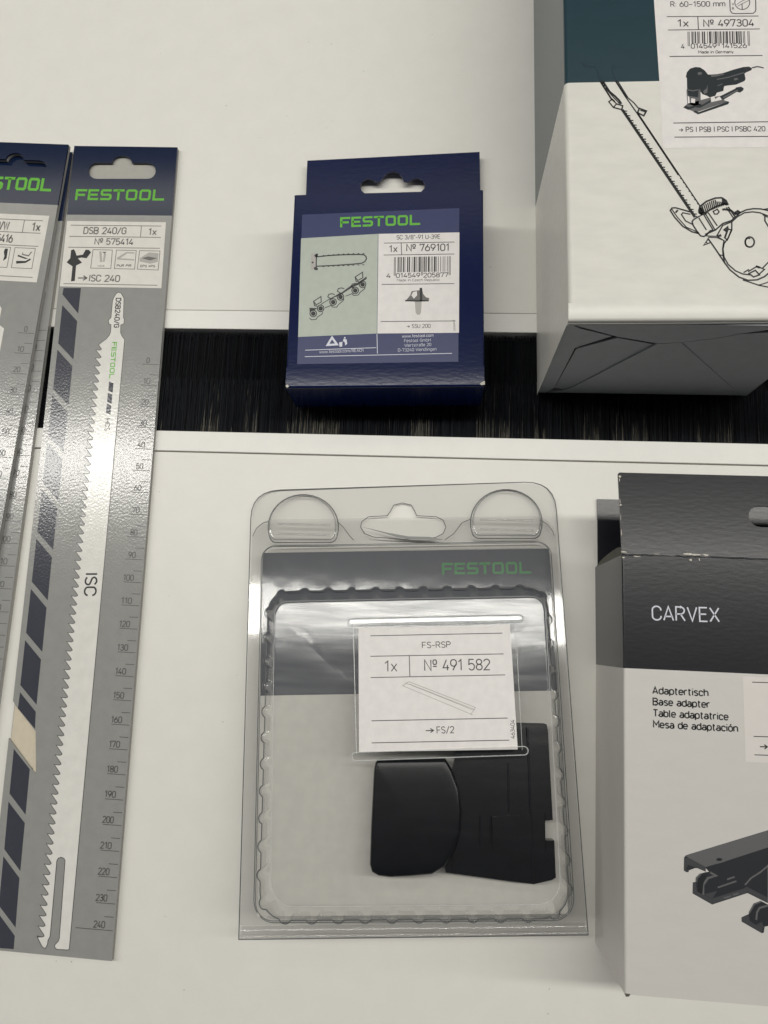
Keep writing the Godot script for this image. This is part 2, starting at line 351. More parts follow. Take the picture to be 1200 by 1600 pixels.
func stroke(g: Geo, line: PackedVector2Array, w: float, h: float) -> void:
	var n := line.size()
	if n < 2:
		return
	var closed := line[0].distance_to(line[n - 1]) < 0.001 and n > 3
	var left := PackedVector2Array()
	var right := PackedVector2Array()
	for i in n:
		var d0 := (line[i] - line[i - 1]).normalized() if i > 0 else ((line[0] - line[n - 2]).normalized() if closed else (line[1] - line[0]).normalized())
		var d1 := (line[i + 1] - line[i]).normalized() if i < n - 1 else ((line[1] - line[0]).normalized() if closed else d0)
		var t := (d0 + d1).normalized() if (d0 + d1).length() > 0.05 else d0
		var side := Vector2(-t.y, t.x)
		var k := w * 0.5 / maxf(0.45, side.dot(Vector2(-d0.y, d0.x)))
		left.append(line[i] + side * k)
		right.append(line[i] - side * k)
	for i in n - 1:
		g.tri(P(right[i].x, right[i].y, h), P(right[i + 1].x, right[i + 1].y, h), P(left[i + 1].x, left[i + 1].y, h), Vector3.UP, Vector3.UP, Vector3.UP)
		g.tri(P(right[i].x, right[i].y, h), P(left[i + 1].x, left[i + 1].y, h), P(left[i].x, left[i].y, h), Vector3.UP, Vector3.UP, Vector3.UP)


# text between two points of its base line, letters of cap height cap
func write(g: Geo, s: String, from: Vector2, to: Vector2, cap: float, w: float, h: float, logo := false) -> void:
	var font: Dictionary = LOGO_GLYPHS if logo else GLYPHS
	var gap := 0.12 if logo else 0.17
	var total := -gap
	for ch in s:
		total += font[ch][0] + gap
	var along := (to - from) / total
	var up := Vector2(-along.y, along.x).normalized() * cap
	var x := 0.0
	for ch in s:
		var glyph: Array = font[ch]
		for k in range(1, glyph.size()):
			var line := PackedVector2Array()
			for p in pts(glyph[k]):
				line.append(from + along * (x + p.x) + up * p.y)
			stroke(g, line, w, h)
		x += glyph[0] + gap


const EAN := ["0001101", "0011001", "0010011", "0111101", "0100011", "0110001", "0101111", "0111011", "0110111", "0001011"]
const EAN_MIX := ["LLLLLL", "LLGLGG", "LLGGLG", "LLGGGL", "LGLLGG", "LGGLLG", "LGGGLL", "LGLGLG", "LGLGGL", "LGGLGL"]

func barcode(g: Geo, code: String, from: Vector2, to: Vector2, tall: float, h: float) -> void:
	var bits := "101"
	for i in range(1, 13):
		var d: String = EAN[int(code[i])]
		if i > 6 or EAN_MIX[int(code[0])][i - 1] == "G":
			d = d.replace("0", "x").replace("1", "0").replace("x", "1")
			if i <= 6:
				d = d.reverse()
		bits += d
		if i == 6:
			bits += "01010"
	bits += "101"
	var along := (to - from) / bits.length()
	var down := -Vector2(-along.y, along.x).normalized() * tall
	var k := 0
	while k < bits.length():
		if bits[k] == "1":
			var e := k
			while e < bits.length() and bits[e] == "1":
				e += 1
			var deep := 1.22 if k < 3 or k > 91 or (k > 44 and k < 50) else 1.0
			fill(g, PackedVector2Array([from + along * k, from + along * e, from + along * e + down * deep, from + along * k + down * deep]), h)
			k = e
		k += 1


# one printed or drawn part, lying on a face at height h: ["t", text, x0, y0, x1, y1, cap, weight], ["f", ...] in logo letters, ["l", weight, [x, y ...]], ["p", [x, y ...]], ["e", code, x0, y0, x1, y1, tall]
func put(parent: Node3D, called: String, m: String, h: float, ops: Array) -> MeshInstance3D:
	var g := Geo.new()
	for o in ops:
		match o[0]:
			"t", "f":
				write(g, o[1], Vector2(o[2], o[3]), Vector2(o[4], o[5]), o[6], o[7], h, o[0] == "f")
			"l":
				stroke(g, pts(o[2]), o[1], h)
			"p":
				fill(g, pts(o[1]), h)
			"e":
				barcode(g, o[1], Vector2(o[2], o[3]), Vector2(o[4], o[5]), o[6], h)
	return part(called, g, M[m], parent)


func slab(parent: Node3D, called: String, m: String, h0: float, h1: float, polys: Array) -> MeshInstance3D:
	var g := Geo.new()
	for f in polys:
		prism(g, pts(f), h0, h1)
	return part(called, g, M[m], parent)


# a carton wall folded round left side, face and right side; c = far left, far right, near right, near left corners of its face
func sleeve(parent: Node3D, called: String, m: String, c: Array, h: float, r: float, h0 := 0.0) -> MeshInstance3D:
	var q := pts(c)
	var prof := []   # side, inset, height, normal (outwards along a, up)
	for s in [-1, 1]:
		var one := [[s, 0.0, h0, Vector2(s, 0)], [s, 0.0, h - r, Vector2(s, 0)]]
		for k in range(1, 7):
			var t := PI / 2 * k / 6.0
			one.append([s, r * (1 - cos(t)), h - r * (1 - sin(t)), Vector2(s * cos(t), sin(t))])
		if s > 0:
			one.reverse()
		prof.append_array(one)
	var g := Geo.new()
	for i in prof.size() - 1:
		var corner := []
		for k in 2:
			for j in 2:
				var e: Array = prof[i + j]
				var l := q[0] if k == 0 else q[3]
				var rr := q[1] if k == 0 else q[2]
				var d := (rr - l).normalized()
				var p: Vector2 = l + d * e[1] if e[0] < 0 else rr - d * e[1]
				corner.append([P(p.x, p.y, e[2]), Vector3(e[3].x, e[3].y, 0)])
		g.tri(corner[0][0], corner[2][0], corner[3][0], corner[0][1], corner[2][1], corner[3][1])
		g.tri(corner[0][0], corner[3][0], corner[1][0], corner[0][1], corner[3][1], corner[1][1])
	return part(called, g, M[m], parent)


# the near end of a carton: the face rolls over its edge and runs down to height h0
func end_flap(parent: Node3D, called: String, m: String, left: Vector2, right: Vector2, h: float, r: float, h0: float, soft := 0.0, bend := 0.0) -> MeshInstance3D:
	var prof := []
	var low := 0.0
	for k in 6 if soft > 0.0 else 0:   # the face starts to bend a little before the edge
		var a := bend * k / 6.0
		prof.append([r + soft * (1.0 - k / 6.0), h - low, Vector2(sin(a), cos(a))])
		low += soft / 6.0 * tan(bend * (k + 0.5) / 6.0)
	for k in 7:
		var t := PI / 2 * k / 6.0
		var nt := maxf(t, bend)
		prof.append([r - r * sin(t), h - low - r * (1 - cos(t)), Vector2(sin(nt), cos(nt))])
	prof.append([0.0, h0, Vector2(1, 0)])
	var g := Geo.new()
	var out := Vector2((right - left).y, -(right - left).x).normalized()
	for i in prof.size() - 1:
		var c := []
		for j in 2:
			var e: Array = prof[i + j]
			var nn := Vector3(out.x * e[2].x, e[2].y, -out.y * e[2].x)
			for p in [left, right]:
				var s: Vector2 = p - out * e[0]
				c.append([P(s.x, s.y, e[1]), nn])
		g.tri(c[0][0], c[2][0], c[3][0], c[0][1], c[2][1], c[3][1])
		g.tri(c[0][0], c[3][0], c[1][0], c[0][1], c[3][1], c[1][1])
	if soft > 0.0:   # the carton's sides run on to the edge below the bend
		for s in 2:
			var p: Vector2 = right if s else left
			for i in prof.size() - 2:
				var a: Vector2 = p - out * prof[i][0]
				var b: Vector2 = p - out * prof[i + 1][0]
				var q := [P(a.x, a.y, prof[i][1]), P(b.x, b.y, prof[i + 1][1]), P(b.x, b.y, 0.0), P(a.x, a.y, 0.0)]
				if s:
					q.reverse()
				g.quad(q[3], q[2], q[1], q[0])
	return part(called, g, M[m], parent)


# a round bar along a line of points (a, b, h)
func tube(g: Geo, line: Array, r: float, sides := 8) -> void:
	for i in line.size() - 1:
		var p: Vector3 = line[i]
		var q: Vector3 = line[i + 1]
		var d := (q - p).normalized()
		var x := d.cross(Vector3.UP if absf(d.y) < 0.9 else Vector3.RIGHT).normalized()
		var y := x.cross(d)
		for k in sides:
			var t0 := TAU * k / sides
			var t1 := TAU * (k + 1) / sides
			var n0 := x * cos(t0) + y * sin(t0)
			var n1 := x * cos(t1) + y * sin(t1)
			var o := r * MM
			g.tri(p + n0 * o, q + n0 * o, q + n1 * o, n0, n0, n1)
			g.tri(p + n0 * o, q + n1 * o, p + n1 * o, n0, n1, n1)


# closed outline with rounded corners; corners counter-clockwise, radius each
func rounded(f: Array, radii: Array, steps := 8) -> PackedVector2Array:
	var q := pts(f)
	var out := PackedVector2Array()
	for i in q.size():
		var p := q[i]
		var d0 := (q[(i + q.size() - 1) % q.size()] - p).normalized()
		var d1 := (q[(i + 1) % q.size()] - p).normalized()
		var half := acos(clampf(d0.dot(d1), -1, 1)) / 2
		var r: float = radii[i]
		var c := p + (d0 + d1).normalized() * (r / sin(half))
		var s := p + d0 * (r / tan(half))
		var e := p + d1 * (r / tan(half))
		var a0 := (s - c).angle()
		var turn := wrapf((e - c).angle() - a0, -PI, PI)
		for k in steps + 1:
			out.append(c + Vector2.from_angle(a0 + turn * k / steps) * r)
	return out


# a skin over loops of equal length; each loop is [outline, height]; normals smoothed across the loops
func loft(g: Geo, loops: Array, cap := false) -> void:
	var n: int = loops[0][0].size()
	var grid := []
	for l in loops:
		var row := []
		for i in n:
			var h: float = l[1] if l[1] is float else l[1][i]
			row.append(P(l[0][i].x, l[0][i].y, h))
		grid.append(row)
	var nor := []
	for k in loops.size():
		var row := []
		for i in n:
			var around: Vector3 = grid[k][(i + 1) % n] - grid[k][i - 1]
			var across: Vector3 = grid[mini(k + 1, loops.size() - 1)][i] - grid[maxi(k - 1, 0)][i]
			row.append(around.cross(across).normalized())
		nor.append(row)
	for k in loops.size() - 1:
		for i in n:
			var j := (i + 1) % n
			g.tri(grid[k][i], grid[k][j], grid[k + 1][j], nor[k][i], nor[k][j], nor[k + 1][j])
			g.tri(grid[k][i], grid[k + 1][j], grid[k + 1][i], nor[k][i], nor[k + 1][j], nor[k + 1][i])
	if cap:
		fill(g, loops[-1][0], loops[-1][1])


func inward(loop: PackedVector2Array, d: float) -> PackedVector2Array:
	var out := PackedVector2Array()
	var n := loop.size()
	for i in n:
		var t := (loop[(i + 1) % n] - loop[(i + n - 1) % n]).normalized()
		out.append(loop[i] + Vector2(-t.y, t.x) * d)
	return out


# ---------- lamps ----------

func tube_lamp(b: float, energy: float, label: String) -> void:
	var t := thing("tube_lamp", label, "lamp", 0, b, 1800, "rows of ceiling tube lights")
	block("housing", M["housing"], t, -3600, 3600, -90, 90, 8, 60, 4.0)
	block("tube", M["tube_glow"], t, -3580, 3580, -70, 70, 3, 7.5, 0.5)
	var l := AreaLight3D.new()
	l.name = "light"
	l.area_size = Vector2(7.16, 0.14)
	l.area_normalize_energy = true
	l.light_energy = energy
	l.light_color = Color(1.0, 0.992, 0.965)
	l.shadow_enabled = true
	l.light_size = 0.1
	l.set("area_range", 12.0)
	t.add_child(l)
	l.rotation_degrees = Vector3(-90, 0, 0)
	l.position = Vector3(0, -0.001, 0)


# ---------- the setting ----------

func structure(called: String) -> Node3D:
	var o := Node3D.new()
	o.name = called
	add_child(o)
	o.set_meta("kind", "structure")
	return o


func worktop() -> void:
	var t := structure("worktop")
	block("panel", M["worktop"], t, -620, 620, 150.35, 640, -16, 0.0)
	block("panel", M["worktop"], t, -620, 620, -460, 81.2, -16, 0.0)
	block("metal_profile", M["profile"], t, -620, 620, 141.0, 150.1, -14, 0.15)
	block("metal_profile", M["profile"], t, -620, 620, 81.75, 91.1, -14, 0.25)
	block("backing", M["gap"], t, -620, 620, 70, 160, -24, -16.5)
	# specks of grit lying on the white panels
	var rng := RandomNumberGenerator.new()
	rng.seed = 21
	var g := Geo.new()
	for i in 120:
		var c := Vector2(rng.randf_range(-200, 140), rng.randf_range(-150, 300))
		if c.y > 78 and c.y < 153:
			continue
		var poly := PackedVector2Array()
		var r := rng.randf_range(0.08, 0.3)
		for k in 6:
			poly.append(c + Vector2.from_angle(TAU * k / 6) * r * rng.randf_range(0.5, 1.2))
		prism(g, poly, 0.0, 0.1)
	var o := part("grit", g, M["ink_light"], t)
	o.set_meta("kind", "stuff")


func brush_strip() -> void:
	var t := thing("brush_strip", "black bristle brush strip set in the worktop between two white profiles", "brush strip", 0, 116)
	block("channel", M["channel"], t, -620, 620, -24.6, 24.8, -12, -9)
	var rng := RandomNumberGenerator.new()
	rng.seed = 4
	var dust := FastNoiseLite.new()
	dust.seed = 8
	dust.frequency = 0.045
	for row in 2:
		var g := Geo.new()
		var a := -300.0
		while a < 230.0:
			a += rng.randf_range(0.05, 0.16)
			var w := rng.randf_range(0.1, 0.2)
			var lean := rng.randf_range(-0.9, 0.9)
			var h0 := rng.randf_range(-6.0, -1.6) - row * 0.6
			var h1 := h0 + rng.randf_range(-0.8, 0.8)
			var b0 := 24.5 if row == 1 else -24.5
			var b1 := rng.randf_range(-0.6, 0.6) if row == 1 else 1.5 + rng.randf_range(-1.4, 0.8)
			var shade := rng.randf_range(0.003, 0.022) if row == 1 else rng.randf_range(0.006, 0.034)
			var base := Color(shade * 0.85, shade * 0.95, shade * 1.2)
			var pale := 0.0
			if row == 0:
				var d := dust.get_noise_1d(a * 1.6) + 0.35 * dust.get_noise_1d(a * 9.0)
				if d > 0.16 and rng.randf() < 0.6:
					pale = rng.randf_range(0.2, 1.0)
				elif rng.randf() < 0.03:
					pale = rng.randf_range(0.15, 0.7)
			var steps := 8
			var cut := rng.randf_range(0.05, 0.42) if rng.randf() < 0.9 else 1.0
			for k in steps:
				var t0 := k / float(steps)
				var t1 := (k + 1) / float(steps)
				var col := [base, base]
				if pale > 0.0:
					for e in 2:
						var tt := t0 if e == 0 else t1
						if tt < cut:
							col[e] = base.lerp(Color(0.42, 0.39, 0.31), pale * rng.randf_range(0.2, 0.9))
				var p := Vector2(a + lean * t0 * t0, lerpf(b0, b1, t0))
				var q := Vector2(a + lean * t1 * t1, lerpf(b0, b1, t1))
				var hp := lerpf(h0, h1, t0)
				var hq := lerpf(h0, h1, t1)
				for s in [-1, 1]:
					var nn := Vector3(s * 0.7, 0.7, 0)
					var e0 := P(p.x + s * w / 2, p.y, hp - w * 0.6)
					var e1 := P(q.x + s * w / 2, q.y, hq - w * 0.6)
					var r0 := P(p.x, p.y, hp)
					var r1 := P(q.x, q.y, hq)
					if (b1 > b0) == (s > 0):
						g.tri(r0, e0, e1, nn, nn, nn)
						g.tri(r0, e1, r1, nn, nn, nn)
					else:
						g.tri(r0, e1, e0, nn, nn, nn)
						g.tri(r0, r1, e1, nn, nn, nn)
					var two: Array = [col[0], col[0], col[1], col[0], col[1], col[1]] if (b1 > b0) == (s > 0) else [col[0], col[0], col[1], col[0], col[1], col[1]]
					# colour order follows the vertex order that tri() writes: p, r, q
					if (b1 > b0) == (s > 0):
						g.c.append_array([two[0], col[1], col[0], col[0], col[1], col[1]])
					else:
						g.c.append_array([col[0], col[0], col[1], col[0], col[1], col[1]])
		var o := part("bristles", g, M["bristle"], t)
		o.set_meta("kind", "stuff")


func blade_cards() -> void:
	# the card with the printed blade and millimetre rule
	var a := thing("blade_card", "grey hanging card printed with a whole white saw blade and millimetre rule", "saw blade card", -153.0, 50.0, 0, "saw blade cards on the left")
	var ab := slab(a, "backing_board", "card_edge", 0.0, 1.0, [[-30.5, 185, -25.2, -180.2, 27.9, -181.2, 21.7, 183.9]])
	slab(ab, "inner_ply", "kraft", 1.02, 1.6, [[-26.03, -79.58, -25.81, -99.11, -12.41, -111.11, -12.63, -84.58]])
	slab(ab, "inner_ply", "kraft", 1.62, 2.0, [[-14.19, -110.35, -11.39, -113.95, -13.32, -93.75, -15.52, -95.25]])
	var ah := slab(a, "header", "header_navy", 1.62, 2.5, [[-30.5, 185, -29.96, 147.82, -4.36, 147.58, -4.36, 166.97, -17.24, 167, -18.82, 167.33, -20.23, 168.27, -21.27, 169.67, -21.76, 171.33, -21.64, 172.99, -20.92, 174.4, -19.72, 175.33, -18.21, 175.66, -10.24, 175.62, -10.18, 176.61, -9.78, 177.53, -9.07, 178.32, -8.1, 178.92, -6.94, 179.3, -5.67, 179.42, -5.67, 184.48], [21.7, 183.9, -5.67, 184.48, -5.67, 179.42, -4.37, 179.29, -3.13, 178.9, -2.04, 178.29, -1.17, 177.49, -0.58, 176.57, -0.31, 175.58, 7.68, 175.55, 9.24, 175.21, 10.63, 174.27, 11.64, 172.87, 12.1, 171.22, 11.95, 169.57, 11.23, 168.18, 10.02, 167.26, 8.53, 166.93, -4.36, 166.97, -4.36, 147.58, 22.32, 147.34]])
	var af := slab(a, "front_sheet", "silver_card", 1.62, 2.5, [[-29.96, 147.82, -26.63, -81.58, -25.26, -83.4, -14.92, -93.75, -12.59, -110.95, -14.91, -109.03, -26.41, -97.11, -25.2, -180.2, 27.9, -181.2, 22.32, 147.34]])
	put(ah, "logo_lettering", "logo_green", 2.530, [
		["f", "FESTOOL", -26.88, 155.62, 17.11, 155.29, 5.8, 1.16],
	])
	put(af, "slate_mark", "slate_print", 2.530, [
		["p", [-26.5, 100.9, -18.3, 92.9, -17.9, 73.8, -26.2, 81.7]],
	])
	put(af, "slate_mark", "slate_print", 2.530, [
		["p", [-26.21, 78.53, -18.01, 70.53, -17.61, 51.43, -25.91, 59.33]],
	])
	put(af, "slate_mark", "slate_print", 2.530, [
		["p", [-25.93, 56.16, -17.73, 48.16, -17.33, 29.06, -25.63, 36.96]],
	])
	put(af, "slate_mark", "slate_print", 2.530, [
		["p", [-25.64, 33.79, -17.44, 25.79, -17.04, 6.69, -25.34, 14.59]],
	])
	put(af, "slate_mark", "slate_print", 2.530, [
		["p", [-25.35, 11.42, -17.15, 3.42, -16.75, -15.68, -25.05, -7.78]],
	])
	put(af, "slate_mark", "slate_print", 2.530, [
		["p", [-25.07, -10.95, -16.87, -18.95, -16.47, -38.05, -24.77, -30.15]],
	])
	put(af, "slate_mark", "slate_print", 2.530, [
		["p", [-24.78, -33.32, -16.58, -41.32, -16.18, -60.42, -24.48, -52.52]],
	])
	put(af, "slate_mark", "slate_print", 2.530, [
		["p", [-24.5, -55.69, -16.3, -63.69, -15.9, -82.79, -24.2, -74.89]],
	])
	put(af, "slate_mark", "slate_print", 2.530, [
		["p", [-23.9, -77.9, -15.9, -85.7, -15.3, -92.8, -24, -84.7]],
	])
	put(af, "slate_mark", "slate_print", 2.530, [
		["p", [-23.6, -101.4, -15.5, -109.3, -15, -127.6, -23.1, -119.5]],
	])
	put(af, "slate_mark", "slate_print", 2.530, [
		["p", [-23.1, -122.8, -14.9, -130.9, -14.4, -149.7, -22.4, -141.6]],
	])
	put(af, "slate_mark", "slate_print", 2.530, [
		["p", [-22.4, -144.4, -14.4, -152.4, -13.6, -171.3, -21.8, -163.4]],
	])
	put(af, "slate_mark", "slate_print", 2.530, [
		["p", [-21.7, -166.3, -13.5, -174.4, -13.3, -179.4, -21.4, -179.4]],
	])
	put(af, "slate_mark", "slate_print", 2.530, [
		["p", [-26.94, 109.61, -18.39, 109.68, -18.26, 96.7, -27.14, 106.34]],
	])
	var bp := put(af, "blade_print", "blade_white", 2.545, [
		["p", [0.19, 107.63, 1.5, 107.16, 3.15, 104.74, 3.93, 95.09, 4.42, 93.99, 4.46, 91.83, 3.04, 91.24, 3.34, 87.51, 4.22, 85.71, 5.65, 83.97, 9.93, -177.79, 9.4, -178.24, 4.64, -178.29, 3.86, -177.67, 3.64, -176.8, 4.97, -175.26, 5.31, -174.2, 4.22, -144.61, 3.63, -143.67, 2.34, -143.32, 1.15, -143.82, 0.68, -144.82, 1.38, -173.67, 0.69, -175.12, 0.61, -176.84, -0.05, -178.18, -0.81, -178.13, -1.78, -177.36, -4.08, -174.02, -4.08, -174.02, -1.98, -174.11, -1.18, -173.73, -1.34, -173.23, -4.14, -170.07, -2.03, -170.16, -1.24, -169.78, -1.4, -169.28, -4.19, -166.12, -2.09, -166.21, -1.29, -165.83, -1.45, -165.33, -4.25, -162.17, -2.14, -162.26, -1.35, -161.88, -1.51, -161.38, -4.3, -158.22, -2.2, -158.31, -1.41, -157.93, -1.56, -157.43, -4.36, -154.27, -2.26, -154.36, -1.46, -153.98, -1.62, -153.48, -4.41, -150.32, -2.31, -150.41, -1.52, -150.03, -1.67, -149.54, -4.47, -146.38, -2.37, -146.47, -1.57, -146.08, -1.73, -145.59, -4.52, -142.43, -2.42, -142.52, -1.63, -142.14, -1.78, -141.64, -4.58, -138.48, -2.48, -138.57, -1.68, -138.19, -1.84, -137.69, -4.64, -134.53, -2.53, -134.62, -1.74, -134.24, -1.9, -133.74, -4.69, -130.58, -2.59, -130.67, -1.79, -130.29, -1.95, -129.79, -4.75, -126.63, -2.64, -126.72, -1.85, -126.34, -2.01, -125.84, -4.8, -122.68, -2.7, -122.77, -1.91, -122.39, -2.06, -121.89, -4.86, -118.73, -2.76, -118.82, -1.96, -118.44, -2.12, -117.95, -4.91, -114.79, -2.81, -114.88, -2.02, -114.49, -2.17, -114, -4.97, -110.84, -2.87, -110.93, -2.07, -110.55, -2.23, -110.05, -5.02, -106.89, -2.92, -106.98, -2.13, -106.6, -2.28, -106.1, -5.08, -102.94, -2.98, -103.03, -2.18, -102.65, -2.34, -102.15, -5.14, -98.99, -3.03, -99.08, -2.24, -98.7, -2.4, -98.2, -5.19, -95.04, -3.09, -95.13, -2.29, -94.75, -2.45, -94.25, -5.25, -91.09, -3.14, -91.18, -2.35, -90.8, -2.51, -90.3, -5.3, -87.14, -3.2, -87.23, -2.41, -86.85, -2.56, -86.36, -5.36, -83.2, -3.26, -83.29, -2.46, -82.9, -2.62, -82.41, -5.41, -79.25, -3.31, -79.34, -2.52, -78.96, -2.67, -78.46, -5.47, -75.3, -3.37, -75.39, -2.57, -75.01, -2.73, -74.51, -5.52, -71.35, -3.42, -71.44, -2.63, -71.06, -2.78, -70.56, -5.58, -67.4, -3.48, -67.49, -2.68, -67.11, -2.84, -66.61, -5.64, -63.45, -3.53, -63.54, -2.74, -63.16, -2.9, -62.66, -5.69, -59.5, -3.59, -59.59, -2.79, -59.21, -2.95, -58.71, -5.75, -55.55, -3.64, -55.64, -2.85, -55.26, -3.01, -54.77, -5.8, -51.6, -3.7, -51.7, -2.91, -51.31, -3.06, -50.82, -5.86, -47.66, -3.76, -47.75, -2.96, -47.37, -3.12, -46.87, -5.91, -43.71, -3.81, -43.8, -3.02, -43.42, -3.17, -42.92, -5.97, -39.76, -3.87, -39.85, -3.07, -39.47, -3.23, -38.97, -6.02, -35.81, -3.92, -35.9, -3.13, -35.52, -3.28, -35.02, -6.08, -31.86, -3.98, -31.95, -3.18, -31.57, -3.34, -31.07, -6.13, -27.91, -4.03, -28, -3.24, -27.62, -3.4, -27.12, -6.19, -23.96, -4.09, -24.05, -3.29, -23.67, -3.45, -23.17, -6.25, -20.01, -4.14, -20.11, -3.35, -19.72, -3.51, -19.23, -6.3, -16.07, -4.2, -16.16, -3.41, -15.78, -3.56, -15.28, -6.36, -12.12, -4.26, -12.21, -3.46, -11.83, -3.62, -11.33, -6.41, -8.17, -4.31, -8.26, -3.52, -7.88, -3.67, -7.38, -6.47, -4.22, -4.37, -4.31, -3.57, -3.93, -3.73, -3.43, -6.52, -0.27, -4.42, -0.36, -3.63, 0.02, -3.78, 0.52, -6.58, 3.68, -4.48, 3.59, -3.68, 3.97, -3.84, 4.47, -6.63, 7.63, -4.53, 7.54, -3.74, 7.92, -3.9, 8.42, -6.69, 11.58, -4.59, 11.49, -3.79, 11.87, -3.95, 12.36, -6.75, 15.52, -4.64, 15.43, -3.85, 15.82, -4.01, 16.31, -6.8, 19.47, -4.7, 19.38, -3.91, 19.76, -4.06, 20.26, -6.86, 23.42, -4.76, 23.33, -3.96, 23.71, -4.12, 24.21, -6.91, 27.37, -4.81, 27.28, -4.02, 27.66, -4.17, 28.16, -6.97, 31.32, -4.87, 31.23, -4.07, 31.61, -4.23, 32.11, -7.02, 35.27, -4.92, 35.18, -4.13, 35.56, -4.28, 36.06, -7.08, 39.22, -4.98, 39.13, -4.18, 39.51, -4.34, 40.01, -7.13, 43.17, -5.03, 43.08, -4.24, 43.46, -4.4, 43.95, -7.19, 47.11, -5.09, 47.02, -4.29, 47.41, -4.45, 47.9, -7.25, 51.06, -5.14, 50.97, -4.35, 51.35, -4.51, 51.85, -7.3, 55.01, -5.2, 54.92, -4.41, 55.3, -4.56, 55.8, -7.36, 58.96, -5.26, 58.87, -4.46, 59.25, -4.62, 59.75, -7.41, 62.91, -5.31, 62.82, -4.52, 63.2, -4.67, 63.7, -7.47, 66.86, -5.37, 66.77, -4.57, 67.15, -4.73, 67.65, -7.52, 70.81, -5.42, 70.72, -4.63, 71.1, -4.78, 71.6, -7.58, 74.76, -5.48, 74.67, -4.68, 75.05, -4.84, 75.54, -7.63, 78.7, -5.43, 78.64, -4.94, 79.24, -6.62, 81.19, -5.57, 82.15, -3.24, 84.18, -1.96, 86.01, -1.52, 87.55, -1.69, 91.28, -2.77, 91.74, -3.15, 93.56, -2.08, 94.87, -2.25, 103.33, -1.78, 105.03, -0.82, 106.99]],
	])
